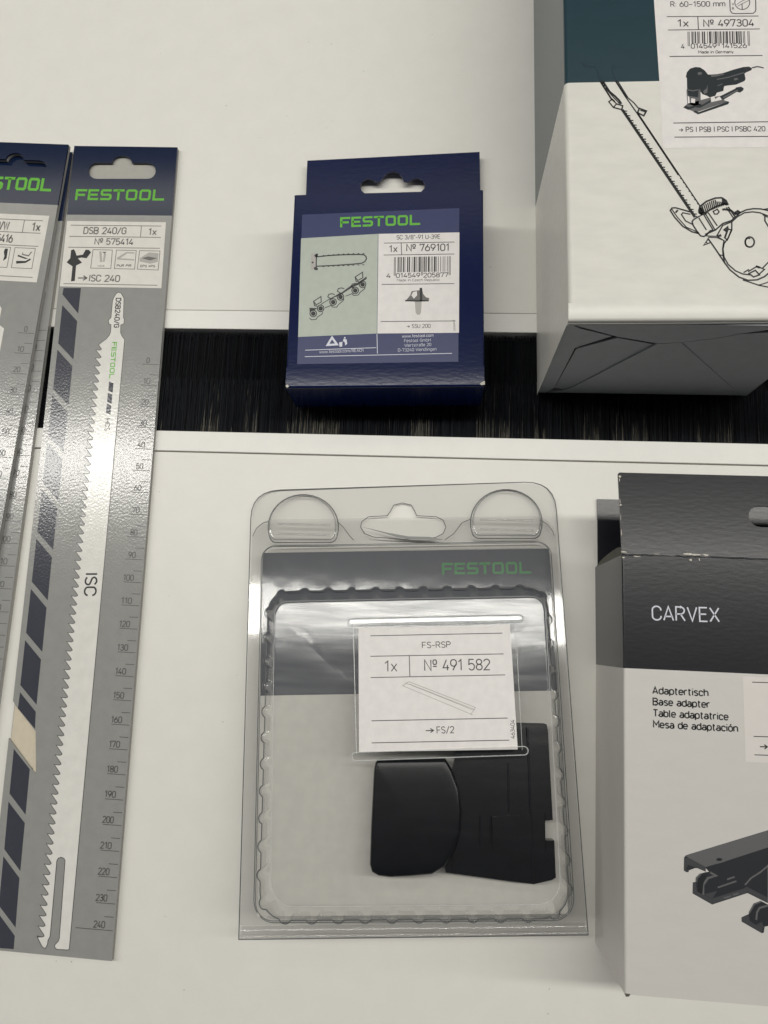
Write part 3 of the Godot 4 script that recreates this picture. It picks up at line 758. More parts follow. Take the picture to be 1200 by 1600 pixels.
	put(bp, "outline", "rule_ink", 2.560, [
		["l", 0.32, [0.19, 107.63, 1.5, 107.16, 3.15, 104.74, 3.93, 95.09, 4.42, 93.99, 4.46, 91.83, 3.04, 91.24, 3.34, 87.51, 4.22, 85.71, 5.65, 83.97, 9.93, -177.79, 9.4, -178.24, 4.64, -178.29, 3.86, -177.67, 3.64, -176.8, 4.97, -175.26, 5.31, -174.2, 4.22, -144.61, 3.63, -143.67, 2.34, -143.32, 1.15, -143.82, 0.68, -144.82, 1.38, -173.67, 0.69, -175.12, 0.61, -176.84, -0.05, -178.18, -0.81, -178.13, -1.78, -177.36, -4.08, -174.02, -4.08, -174.02, -1.98, -174.11, -1.18, -173.73, -1.34, -173.23, -4.14, -170.07, -2.03, -170.16, -1.24, -169.78, -1.4, -169.28, -4.19, -166.12, -2.09, -166.21, -1.29, -165.83, -1.45, -165.33, -4.25, -162.17, -2.14, -162.26, -1.35, -161.88, -1.51, -161.38, -4.3, -158.22, -2.2, -158.31, -1.41, -157.93, -1.56, -157.43, -4.36, -154.27, -2.26, -154.36, -1.46, -153.98, -1.62, -153.48, -4.41, -150.32, -2.31, -150.41, -1.52, -150.03, -1.67, -149.54, -4.47, -146.38, -2.37, -146.47, -1.57, -146.08, -1.73, -145.59, -4.52, -142.43, -2.42, -142.52, -1.63, -142.14, -1.78, -141.64, -4.58, -138.48, -2.48, -138.57, -1.68, -138.19, -1.84, -137.69, -4.64, -134.53, -2.53, -134.62, -1.74, -134.24, -1.9, -133.74, -4.69, -130.58, -2.59, -130.67, -1.79, -130.29, -1.95, -129.79, -4.75, -126.63, -2.64, -126.72, -1.85, -126.34, -2.01, -125.84, -4.8, -122.68, -2.7, -122.77, -1.91, -122.39, -2.06, -121.89, -4.86, -118.73, -2.76, -118.82, -1.96, -118.44, -2.12, -117.95, -4.91, -114.79, -2.81, -114.88, -2.02, -114.49, -2.17, -114, -4.97, -110.84, -2.87, -110.93, -2.07, -110.55, -2.23, -110.05, -5.02, -106.89, -2.92, -106.98, -2.13, -106.6, -2.28, -106.1, -5.08, -102.94, -2.98, -103.03, -2.18, -102.65, -2.34, -102.15, -5.14, -98.99, -3.03, -99.08, -2.24, -98.7, -2.4, -98.2, -5.19, -95.04, -3.09, -95.13, -2.29, -94.75, -2.45, -94.25, -5.25, -91.09, -3.14, -91.18, -2.35, -90.8, -2.51, -90.3, -5.3, -87.14, -3.2, -87.23, -2.41, -86.85, -2.56, -86.36, -5.36, -83.2, -3.26, -83.29, -2.46, -82.9, -2.62, -82.41, -5.41, -79.25, -3.31, -79.34, -2.52, -78.96, -2.67, -78.46, -5.47, -75.3, -3.37, -75.39, -2.57, -75.01, -2.73, -74.51, -5.52, -71.35, -3.42, -71.44, -2.63, -71.06, -2.78, -70.56, -5.58, -67.4, -3.48, -67.49, -2.68, -67.11, -2.84, -66.61, -5.64, -63.45, -3.53, -63.54, -2.74, -63.16, -2.9, -62.66, -5.69, -59.5, -3.59, -59.59, -2.79, -59.21, -2.95, -58.71, -5.75, -55.55, -3.64, -55.64, -2.85, -55.26, -3.01, -54.77, -5.8, -51.6, -3.7, -51.7, -2.91, -51.31, -3.06, -50.82, -5.86, -47.66, -3.76, -47.75, -2.96, -47.37, -3.12, -46.87, -5.91, -43.71, -3.81, -43.8, -3.02, -43.42, -3.17, -42.92, -5.97, -39.76, -3.87, -39.85, -3.07, -39.47, -3.23, -38.97, -6.02, -35.81, -3.92, -35.9, -3.13, -35.52, -3.28, -35.02, -6.08, -31.86, -3.98, -31.95, -3.18, -31.57, -3.34, -31.07, -6.13, -27.91, -4.03, -28, -3.24, -27.62, -3.4, -27.12, -6.19, -23.96, -4.09, -24.05, -3.29, -23.67, -3.45, -23.17, -6.25, -20.01, -4.14, -20.11, -3.35, -19.72, -3.51, -19.23, -6.3, -16.07, -4.2, -16.16, -3.41, -15.78, -3.56, -15.28, -6.36, -12.12, -4.26, -12.21, -3.46, -11.83, -3.62, -11.33, -6.41, -8.17, -4.31, -8.26, -3.52, -7.88, -3.67, -7.38, -6.47, -4.22, -4.37, -4.31, -3.57, -3.93, -3.73, -3.43, -6.52, -0.27, -4.42, -0.36, -3.63, 0.02, -3.78, 0.52, -6.58, 3.68, -4.48, 3.59, -3.68, 3.97, -3.84, 4.47, -6.63, 7.63, -4.53, 7.54, -3.74, 7.92, -3.9, 8.42, -6.69, 11.58, -4.59, 11.49, -3.79, 11.87, -3.95, 12.36, -6.75, 15.52, -4.64, 15.43, -3.85, 15.82, -4.01, 16.31, -6.8, 19.47, -4.7, 19.38, -3.91, 19.76, -4.06, 20.26, -6.86, 23.42, -4.76, 23.33, -3.96, 23.71, -4.12, 24.21, -6.91, 27.37, -4.81, 27.28, -4.02, 27.66, -4.17, 28.16, -6.97, 31.32, -4.87, 31.23, -4.07, 31.61, -4.23, 32.11, -7.02, 35.27, -4.92, 35.18, -4.13, 35.56, -4.28, 36.06, -7.08, 39.22, -4.98, 39.13, -4.18, 39.51, -4.34, 40.01, -7.13, 43.17, -5.03, 43.08, -4.24, 43.46, -4.4, 43.95, -7.19, 47.11, -5.09, 47.02, -4.29, 47.41, -4.45, 47.9, -7.25, 51.06, -5.14, 50.97, -4.35, 51.35, -4.51, 51.85, -7.3, 55.01, -5.2, 54.92, -4.41, 55.3, -4.56, 55.8, -7.36, 58.96, -5.26, 58.87, -4.46, 59.25, -4.62, 59.75, -7.41, 62.91, -5.31, 62.82, -4.52, 63.2, -4.67, 63.7, -7.47, 66.86, -5.37, 66.77, -4.57, 67.15, -4.73, 67.65, -7.52, 70.81, -5.42, 70.72, -4.63, 71.1, -4.78, 71.6, -7.58, 74.76, -5.48, 74.67, -4.68, 75.05, -4.84, 75.54, -7.63, 78.7, -5.43, 78.64, -4.94, 79.24, -6.62, 81.19, -5.57, 82.15, -3.24, 84.18, -1.96, 86.01, -1.52, 87.55, -1.69, 91.28, -2.77, 91.74, -3.15, 93.56, -2.08, 94.87, -2.25, 103.33, -1.78, 105.03, -0.82, 106.99, 0.19, 107.63]],
	])
	put(bp, "lettering", "ink_black", 2.565, [
		["t", "DSB240/G", -0.56, 104.56, -0.07, 89.96, 2.26, 0.45],
	])
	put(bp, "lettering", "ink_black", 2.565, [
		["t", "HCS", 0.63, 45.41, 0.93, 39.72, 2.18, 0.28],
	])
	put(bp, "logo_lettering", "logo_green", 2.565, [
		["f", "FESTOOL", -0.18, 82.8, 0.22, 65.05, 2.33, 0.47],
	])
	put(bp, "stripe_print", "slate_print", 2.565, [
		["p", [0.4, 63.42, 2.59, 62.62, 2.72, 57.98, 0.53, 58.86]],
		["p", [0.45, 57.84, 2.68, 57.05, 2.76, 52.57, 0.55, 53.59]],
		["p", [0.52, 52.67, 2.74, 51.88, 2.77, 47.38, 0.5, 48.25]],
	])
	put(bp, "lettering", "ink_black", 2.565, [
		["t", "ISC", -0.47, -25.71, -0.11, -35.21, 5.12, 0.77],
	])
	put(af, "rule_print", "rule_ink", 2.545, [
		["l", 0.3, [23.1, 71.95, 15.2, 72.04]],
		["l", 0.3, [23.19, 66.91, 19.29, 66.96]],
		["t", "0", 17.25, 72.79, 18.5, 72.76, 2.45, 0.42],
		["l", 0.3, [23.27, 61.87, 15.37, 61.97]],
		["l", 0.3, [23.36, 56.83, 19.46, 56.88]],
		["t", "10", 16.67, 62.7, 19.67, 62.67, 2.45, 0.42],
		["l", 0.3, [23.44, 51.79, 15.54, 51.89]],
		["l", 0.3, [23.53, 46.76, 19.63, 46.8]],
		["t", "20", 16.84, 52.62, 19.84, 52.59, 2.45, 0.42],
		["l", 0.3, [23.61, 41.72, 15.71, 41.81]],
		["l", 0.3, [23.7, 36.68, 19.8, 36.73]],
		["t", "30", 17.01, 42.54, 20.01, 42.51, 2.45, 0.42],
		["l", 0.3, [23.79, 31.64, 15.89, 31.74]],
		["l", 0.3, [23.87, 26.6, 19.97, 26.65]],
		["t", "40", 17.19, 32.47, 20.19, 32.44, 2.45, 0.42],
		["l", 0.3, [23.96, 21.56, 16.06, 21.66]],
		["l", 0.3, [24.04, 16.52, 20.14, 16.57]],
		["t", "50", 17.36, 22.39, 20.36, 22.36, 2.45, 0.42],
		["l", 0.3, [24.13, 11.49, 16.23, 11.58]],
		["l", 0.3, [24.21, 6.45, 20.31, 6.49]],
		["t", "60", 17.53, 12.31, 20.53, 12.28, 2.45, 0.42],
		["l", 0.3, [24.3, 1.41, 16.4, 1.5]],
		["l", 0.3, [24.38, -3.63, 20.48, -3.58]],
		["t", "70", 17.7, 2.24, 20.7, 2.21, 2.45, 0.42],
		["l", 0.3, [24.47, -8.67, 16.57, -8.57]],
		["l", 0.3, [24.56, -13.71, 20.66, -13.66]],
		["t", "80", 17.87, -7.84, 20.87, -7.87, 2.45, 0.42],
		["l", 0.3, [24.64, -18.74, 16.74, -18.65]],
		["l", 0.3, [24.73, -23.78, 20.83, -23.74]],
		["t", "90", 18.04, -17.92, 21.04, -17.95, 2.45, 0.42],
		["l", 0.3, [24.81, -28.82, 16.91, -28.73]],
		["l", 0.3, [24.9, -33.86, 21, -33.81]],
		["t", "100", 16.71, -27.99, 21.21, -28.02, 2.45, 0.42],
		["l", 0.3, [24.98, -38.9, 17.08, -38.8]],
		["l", 0.3, [25.07, -43.94, 21.17, -43.89]],
		["t", "110", 16.88, -38.07, 21.38, -38.1, 2.45, 0.42],
		["l", 0.3, [25.15, -48.98, 17.25, -48.88]],
		["l", 0.3, [25.24, -54.01, 21.34, -53.97]],
		["t", "120", 17.05, -48.15, 21.55, -48.18, 2.45, 0.42],
		["l", 0.3, [25.33, -59.05, 17.43, -58.96]],
		["l", 0.3, [25.41, -64.09, 21.51, -64.04]],
		["t", "130", 17.23, -58.23, 21.73, -58.26, 2.45, 0.42],
		["l", 0.3, [25.5, -69.13, 17.6, -69.03]],
		["l", 0.3, [25.58, -74.17, 21.68, -74.12]],
		["t", "140", 17.4, -68.3, 21.9, -68.33, 2.45, 0.42],
		["l", 0.3, [25.67, -79.21, 17.77, -79.11]],
		["l", 0.3, [25.75, -84.24, 21.85, -84.2]],
		["t", "150", 17.57, -78.38, 22.07, -78.41, 2.45, 0.42],
		["l", 0.3, [25.84, -89.28, 17.94, -89.19]],
		["l", 0.3, [25.92, -94.32, 22.02, -94.27]],
		["t", "160", 17.74, -88.46, 22.24, -88.49, 2.45, 0.42],
		["l", 0.3, [26.01, -99.36, 18.11, -99.27]],
		["l", 0.3, [26.1, -104.4, 22.2, -104.35]],
		["t", "170", 17.91, -98.53, 22.41, -98.56, 2.45, 0.42],
		["l", 0.3, [26.18, -109.44, 18.28, -109.34]],
		["l", 0.3, [26.27, -114.48, 22.37, -114.43]],
		["t", "180", 18.08, -108.61, 22.58, -108.64, 2.45, 0.42],
		["l", 0.3, [26.35, -119.51, 18.45, -119.42]],
		["l", 0.3, [26.44, -124.55, 22.54, -124.51]],
		["t", "190", 18.25, -118.69, 22.75, -118.72, 2.45, 0.42],
		["l", 0.3, [26.52, -129.59, 18.62, -129.5]],
		["l", 0.3, [26.61, -134.63, 22.71, -134.58]],
		["t", "200", 18.42, -128.76, 22.92, -128.79, 2.45, 0.42],
		["l", 0.3, [26.69, -139.67, 18.79, -139.57]],
		["l", 0.3, [26.78, -144.71, 22.88, -144.66]],
		["t", "210", 18.59, -138.84, 23.09, -138.87, 2.45, 0.42],
		["l", 0.3, [26.87, -149.74, 18.97, -149.65]],
		["l", 0.3, [26.95, -154.78, 23.05, -154.74]],
		["t", "220", 18.77, -148.92, 23.27, -148.95, 2.45, 0.42],
		["l", 0.3, [27.04, -159.82, 19.14, -159.73]],
		["l", 0.3, [27.12, -164.86, 23.22, -164.81]],
		["t", "230", 18.94, -158.99, 23.44, -159.02, 2.45, 0.42],
		["l", 0.3, [27.21, -169.9, 11.61, -169.71]],
		["t", "240", 19.11, -169.07, 23.61, -169.1, 2.45, 0.42],
	])
	var al := put(af, "label", "card_label", 2.560, [
		["p", [-29.35, 144.45, 19.76, 143.87, 20.77, 109.88, -28.87, 110.38]],
	])
	put(al, "lettering", "ink_grey", 2.590, [
		["l", 0.35, [-27.27, 142.2, 17.73, 141.83]],
		["l", 0.35, [-27.25, 136.33, 18.07, 135.92]],
		["l", 0.35, [-27.12, 130.64, 18.16, 130.28]],
		["l", 0.35, [-27.25, 111.79, 18.66, 111.34]],
		["l", 0.35, [7.9, 141.9, 8.04, 136.03]],
		["t", "DSB 240/G", -20.28, 137.78, 0.59, 137.66, 3.26, 0.55],
		["t", "1x", 11.7, 137.31, 15.49, 137.23, 3.13, 0.53],
		["t", "Nº 575414", -14.16, 132.21, 4.57, 132, 3.04, 0.52],
		["t", "ISC 240", -14.79, 113.19, -0.03, 113.03, 3.17, 0.54],
		["t", "→", -20.41, 113.24, -16.13, 113.27, 3.75, 0.64],
		["l", 0.3, [-14.65, 129.42, -5.09, 129.23, -4.83, 119.77, -14.79, 119.89, -14.65, 129.42]],
		["l", 0.3, [-3.08, 129.24, 6.65, 129.1, 6.83, 119.48, -3.13, 119.69, -3.08, 129.24]],
		["l", 0.3, [8.3, 129.01, 18.3, 128.88, 18.35, 119.09, 8.15, 119.49, 8.3, 129.01]],
		["t", "HCS", -11.3, 120.66, -8.18, 120.68, 0.75, 0.15],
		["t", "PUR PIR", -1.95, 120.72, 5.01, 120.77, 1.03, 0.25],
		["t", "EPS XPS", 9.59, 120.57, 16.54, 120.52, 1.03, 0.25],
	])
	put(al, "pictogram", "ink_black", 2.590, [
		["p", [-25.5, 129.13, -24.21, 129.61, -23.35, 128.43, -22.47, 126.32, -19.38, 126.8, -18.33, 129.4, -16.75, 129.27, -15.48, 128, -17.37, 124.94, -19.88, 125.3, -21.63, 124.91, -19.36, 122.67, -22.09, 121.15, -21.84, 113.23, -23.68, 112.98, -23.83, 120.68, -27, 122.77, -25.45, 124.89]],
	])
	put(al, "pictogram", "ink_light", 2.590, [
		["p", [-11.5, 128.49, -10.38, 128.5, -9.34, 123.11, -10.43, 122.87]],
		["p", [-9.12, 123.11, -9.05, 127.33, -8.02, 127.34, -8.23, 123.11]],
		["p", [-2.44, 125.25, 1.92, 128.33, 5.95, 128.11, 5.8, 127.41, 2.44, 127.62, -0.85, 125.03, 6.3, 124.6, 6.15, 123.9, -2.11, 124.32]],
		["p", [8.7, 125.08, 13.05, 128.15, 17.74, 127.7, 17.73, 123.27, 14.07, 122.32, 8.86, 123.45]],
	])
	put(al, "pictogram", "ink_grey", 2.600, [
		["p", [-10.05, 128.36, -7.9, 128.28, -8.68, 127.24]],
		["p", [9.8, 125.09, 12.81, 126.04, 17.33, 125.13, 13.91, 123.95]],
	])
	# the card lying aslant at the left edge, on top of one more
	var c := thing("blade_card", "grey blade card lying aslant at the left edge, its label ending in 416", "saw blade card", -211.0, 60.0, 0, "saw blade cards on the left")
	slab(c, "backing_board", "card_edge", 2.75, 4.2, [[-26.05, 176.13, -27.51, 143.56, -1.54, 142.4, -0.85, 157.58, -13.74, 158.16, -15.29, 158.54, -16.58, 159.49, -17.41, 160.86, -17.65, 162.44, -17.27, 164, -16.32, 165.28, -14.95, 166.11, -13.37, 166.35, -5.08, 165.98, -4.88, 166.91, -4.39, 167.75, -3.62, 168.46, -2.64, 168.99, -1.52, 169.3, -0.32, 169.37, -0.07, 174.97], [25.9, 173.8, -0.07, 174.97, -0.32, 169.37, 0.86, 169.2, 1.95, 168.79, 2.88, 168.17, 3.57, 167.39, 3.99, 166.51, 4.11, 165.57, 12.4, 165.2, 13.95, 164.81, 15.24, 163.87, 16.07, 162.5, 16.31, 160.92, 15.93, 159.36, 14.98, 158.07, 13.61, 157.25, 12.03, 157, -0.85, 157.58, -1.54, 142.4, 24.44, 141.23], [-27.51, 143.56, -42.42, -188.5, 9.53, -190.83, 24.44, 141.23]])
	var ch := slab(c, "header", "header_navy", 4.22, 5.1, [[-26.05, 176.13, -27.51, 143.56, -1.54, 142.4, -0.85, 157.58, -13.74, 158.16, -15.29, 158.54, -16.58, 159.49, -17.41, 160.86, -17.65, 162.44, -17.27, 164, -16.32, 165.28, -14.95, 166.11, -13.37, 166.35, -5.08, 165.98, -4.88, 166.91, -4.39, 167.75, -3.62, 168.46, -2.64, 168.99, -1.52, 169.3, -0.32, 169.37, -0.07, 174.97], [25.9, 173.8, -0.07, 174.97, -0.32, 169.37, 0.86, 169.2, 1.95, 168.79, 2.88, 168.17, 3.57, 167.39, 3.99, 166.51, 4.11, 165.57, 12.4, 165.2, 13.95, 164.81, 15.24, 163.87, 16.07, 162.5, 16.31, 160.92, 15.93, 159.36, 14.98, 158.07, 13.61, 157.25, 12.03, 157, -0.85, 157.58, -1.54, 142.4, 24.44, 141.23]])
	var cf := slab(c, "front_sheet", "silver_card", 4.22, 5.1, [[-27.51, 143.56, -42.42, -188.5, 9.53, -190.83, 24.44, 141.23]])
	put(ch, "logo_lettering", "logo_green", 5.130, [
		["f", "FESTOOL", -22.2, 150.33, 19.56, 148.46, 6.9, 1.38],
	])
	var cl := put(cf, "label", "card_label", 5.140, [
		["p", [20.98, 135.58, -24.77, 137.64, -26.32, 103.07, 19.03, 101.03]],
	])
	put(cl, "lettering", "ink_grey", 5.170, [
		["l", 0.35, [-22.9, 134.75, 18.06, 132.91]],
		["l", 0.35, [-23.2, 128.16, 17.76, 126.32]],
		["l", 0.35, [-23.5, 121.36, 17.46, 119.52]],
		["l", 0.35, [-24.22, 105.38, 16.74, 103.54]],
		["l", 0.35, [8.87, 133.32, 8.57, 126.73]],
		["t", "DSB 240/W", -16.15, 129.04, 1.33, 128.26, 4, 0.68],
		["t", "1x", 13.02, 127.73, 17.02, 127.55, 4, 0.68],
		["t", "Nº 575416", -13.45, 122.31, 4.03, 121.53, 3.9, 0.66],
		["t", "ISC 240", -13.16, 106.48, -2.57, 106.01, 4, 0.68],
		["l", 0.3, [16.2, 118.38, 6.02, 118.84, 5.55, 108.45, 15.74, 107.99, 16.2, 118.38]],
		["l", 0.3, [3.82, 118.94, -6.37, 119.39, -6.84, 109, 3.35, 108.55, 3.82, 118.94]],
		["l", 0.3, [-8.57, 119.49, -18.76, 119.95, -19.23, 109.56, -9.04, 109.1, -8.57, 119.49]],
	])
	put(cl, "pictogram", "ink_black", 5.170, [
		["p", [1.09, 118.29, 2.59, 118.23, 2.51, 113.25, 0.91, 111.85, 1.3, 114.49, 0.71, 116.66]],
		["p", [7.51, 111.96, 7.65, 110.55, 12.27, 110.95, 14.75, 112.64, 14.17, 113.26, 12.11, 111.96]],
		["p", [7.82, 114.35, 11.96, 112.96, 13.37, 113.3, 11.99, 113.66, 8.05, 115.14]],
	])
	put(cl, "pictogram", "ink_grey", 5.170, [
		["p", [10.13, 116.85, 9.85, 115.06, 13.42, 114.3, 14.93, 116.83, 14.13, 116.67, 13.25, 115.01, 10.47, 115.53]],
	])
	put(cf, "rule_print", "rule_ink", 5.130, [
		["l", 0.3, [20.98, 75.32, 13.09, 75.68]],
		["l", 0.3, [20.75, 70.33, 16.86, 70.5]],
		["t", "0", 16.07, 76.34, 17.32, 76.29, 2.45, 0.42],
		["l", 0.3, [20.53, 65.33, 12.64, 65.69]],
		["l", 0.3, [20.31, 60.34, 16.41, 60.51]],
		["t", "10", 13.87, 66.43, 16.87, 66.3, 2.45, 0.42],
		["l", 0.3, [20.08, 55.34, 12.19, 55.7]],
		["l", 0.3, [19.86, 50.35, 15.96, 50.52]],
		["t", "20", 13.42, 56.44, 16.42, 56.31, 2.45, 0.42],
		["l", 0.3, [19.63, 45.35, 11.74, 45.71]],
		["l", 0.3, [19.41, 40.36, 15.51, 40.53]],
		["t", "30", 12.98, 46.45, 15.97, 46.32, 2.45, 0.42],
		["l", 0.3, [19.19, 35.36, 11.29, 35.72]],
		["l", 0.3, [18.96, 30.37, 15.06, 30.54]],
		["t", "40", 12.53, 36.46, 15.52, 36.33, 2.45, 0.42],
		["l", 0.3, [18.74, 25.37, 10.84, 25.73]],
		["l", 0.3, [18.51, 20.38, 14.62, 20.55]],
		["t", "50", 12.08, 26.47, 15.08, 26.34, 2.45, 0.42],
		["l", 0.3, [18.29, 15.38, 10.4, 15.74]],
		["l", 0.3, [18.06, 10.39, 14.17, 10.56]],
		["t", "60", 11.63, 16.48, 14.63, 16.35, 2.45, 0.42],
		["l", 0.3, [17.84, 5.39, 9.95, 5.75]],
		["l", 0.3, [17.62, 0.4, 13.72, 0.57]],
		["t", "70", 11.18, 6.49, 14.18, 6.36, 2.45, 0.42],
		["l", 0.3, [17.39, -4.6, 9.5, -4.24]],
		["l", 0.3, [17.17, -9.59, 13.27, -9.42]],
		["t", "80", 10.73, -3.5, 13.73, -3.63, 2.45, 0.42],
		["l", 0.3, [16.94, -14.59, 9.05, -14.23]],
		["l", 0.3, [16.72, -19.58, 12.82, -19.41]],
		["t", "90", 10.29, -13.49, 13.28, -13.62, 2.45, 0.42],
		["l", 0.3, [16.49, -24.58, 8.6, -24.22]],
		["l", 0.3, [16.27, -29.57, 12.37, -29.4]],
		["t", "100", 8.34, -23.41, 12.83, -23.61, 2.45, 0.42],
		["l", 0.3, [16.05, -34.57, 8.15, -34.21]],
		["l", 0.3, [15.82, -39.56, 11.93, -39.39]],
		["t", "110", 7.89, -33.4, 12.39, -33.6, 2.45, 0.42],
		["l", 0.3, [15.6, -44.56, 7.71, -44.2]],
		["l", 0.3, [15.37, -49.55, 11.48, -49.38]],
		["t", "120", 7.44, -43.39, 11.94, -43.59, 2.45, 0.42],
		["l", 0.3, [15.15, -54.55, 7.26, -54.19]],
		["l", 0.3, [14.92, -59.54, 11.03, -59.37]],
		["t", "130", 6.99, -53.38, 11.49, -53.58, 2.45, 0.42],
		["l", 0.3, [14.7, -64.54, 6.81, -64.18]],
		["l", 0.3, [14.48, -69.53, 10.58, -69.36]],
		["t", "140", 6.54, -63.37, 11.04, -63.57, 2.45, 0.42],
		["l", 0.3, [14.25, -74.53, 6.36, -74.17]],
		["l", 0.3, [14.03, -79.52, 10.13, -79.35]],
		["t", "150", 6.1, -73.36, 10.59, -73.56, 2.45, 0.42],
		["l", 0.3, [13.8, -84.52, 5.91, -84.16]],
		["l", 0.3, [13.58, -89.51, 9.68, -89.34]],
		["t", "160", 5.65, -83.35, 10.14, -83.55, 2.45, 0.42],
		["l", 0.3, [13.36, -94.51, 5.46, -94.15]],
		["l", 0.3, [13.13, -99.5, 9.24, -99.33]],
		["t", "170", 5.2, -93.34, 9.7, -93.54, 2.45, 0.42],
		["l", 0.3, [12.91, -104.5, 5.01, -104.14]],
		["l", 0.3, [12.68, -109.49, 8.79, -109.32]],
		["t", "180", 4.75, -103.33, 9.25, -103.53, 2.45, 0.42],
		["l", 0.3, [12.46, -114.49, 4.57, -114.13]],
		["l", 0.3, [12.23, -119.48, 8.34, -119.31]],
		["t", "190", 4.3, -113.32, 8.8, -113.52, 2.45, 0.42],
		["l", 0.3, [12.01, -124.48, 4.12, -124.12]],
		["l", 0.3, [11.79, -129.47, 7.89, -129.3]],
		["t", "200", 3.85, -123.31, 8.35, -123.51, 2.45, 0.42],
		["l", 0.3, [11.56, -134.47, 3.67, -134.11]],
		["l", 0.3, [11.34, -139.46, 7.44, -139.29]],
		["t", "210", 3.41, -133.3, 7.9, -133.5, 2.45, 0.42],
		["l", 0.3, [11.11, -144.46, 3.22, -144.1]],
		["l", 0.3, [10.89, -149.45, 6.99, -149.28]],
		["t", "220", 2.96, -143.29, 7.45, -143.49, 2.45, 0.42],
		["l", 0.3, [10.66, -154.45, 2.77, -154.09]],
		["l", 0.3, [10.44, -159.44, 6.54, -159.27]],
		["t", "230", 2.51, -153.28, 7, -153.48, 2.45, 0.42],
		["l", 0.3, [10.22, -164.44, 2.32, -164.08]],
		["l", 0.3, [9.99, -169.43, 6.1, -169.26]],
		["t", "240", 2.06, -163.27, 6.56, -163.47, 2.45, 0.42],
	])
	put(cf, "blade_print", "blade_white", 5.130, [
		["p", [1.15, 90.83, 3.52, 87.72, 3.16, 79.73, 6.07, 77.59, -5.37, -177.15, -25.85, -176.23, -8.73, 71.25, -4.51, 76.07, -1.84, 79.95, -1.48, 87.94]],
	])
	var d := thing("blade_card", "grey blade card under the slanted one, only its ruled right edge showing", "saw blade card", -210.0, 50.0, 0, "saw blade cards on the left")
	slab(d, "backing_board", "card_edge", 0.0, 1.6, [[25.6, 181.5, 22.8, -184, -29.2, -183.6, -26.4, 181.9]])
	slab(d, "header", "header_navy", 1.62, 2.5, [[25.6, 181.5, 25.32, 144.45, -26.68, 144.85, -26.4, 181.9]])
	var df := slab(d, "front_sheet", "silver_card", 1.62, 2.5, [[25.32, 144.45, 22.8, -184, -29.2, -183.6, -26.68, 144.85]])
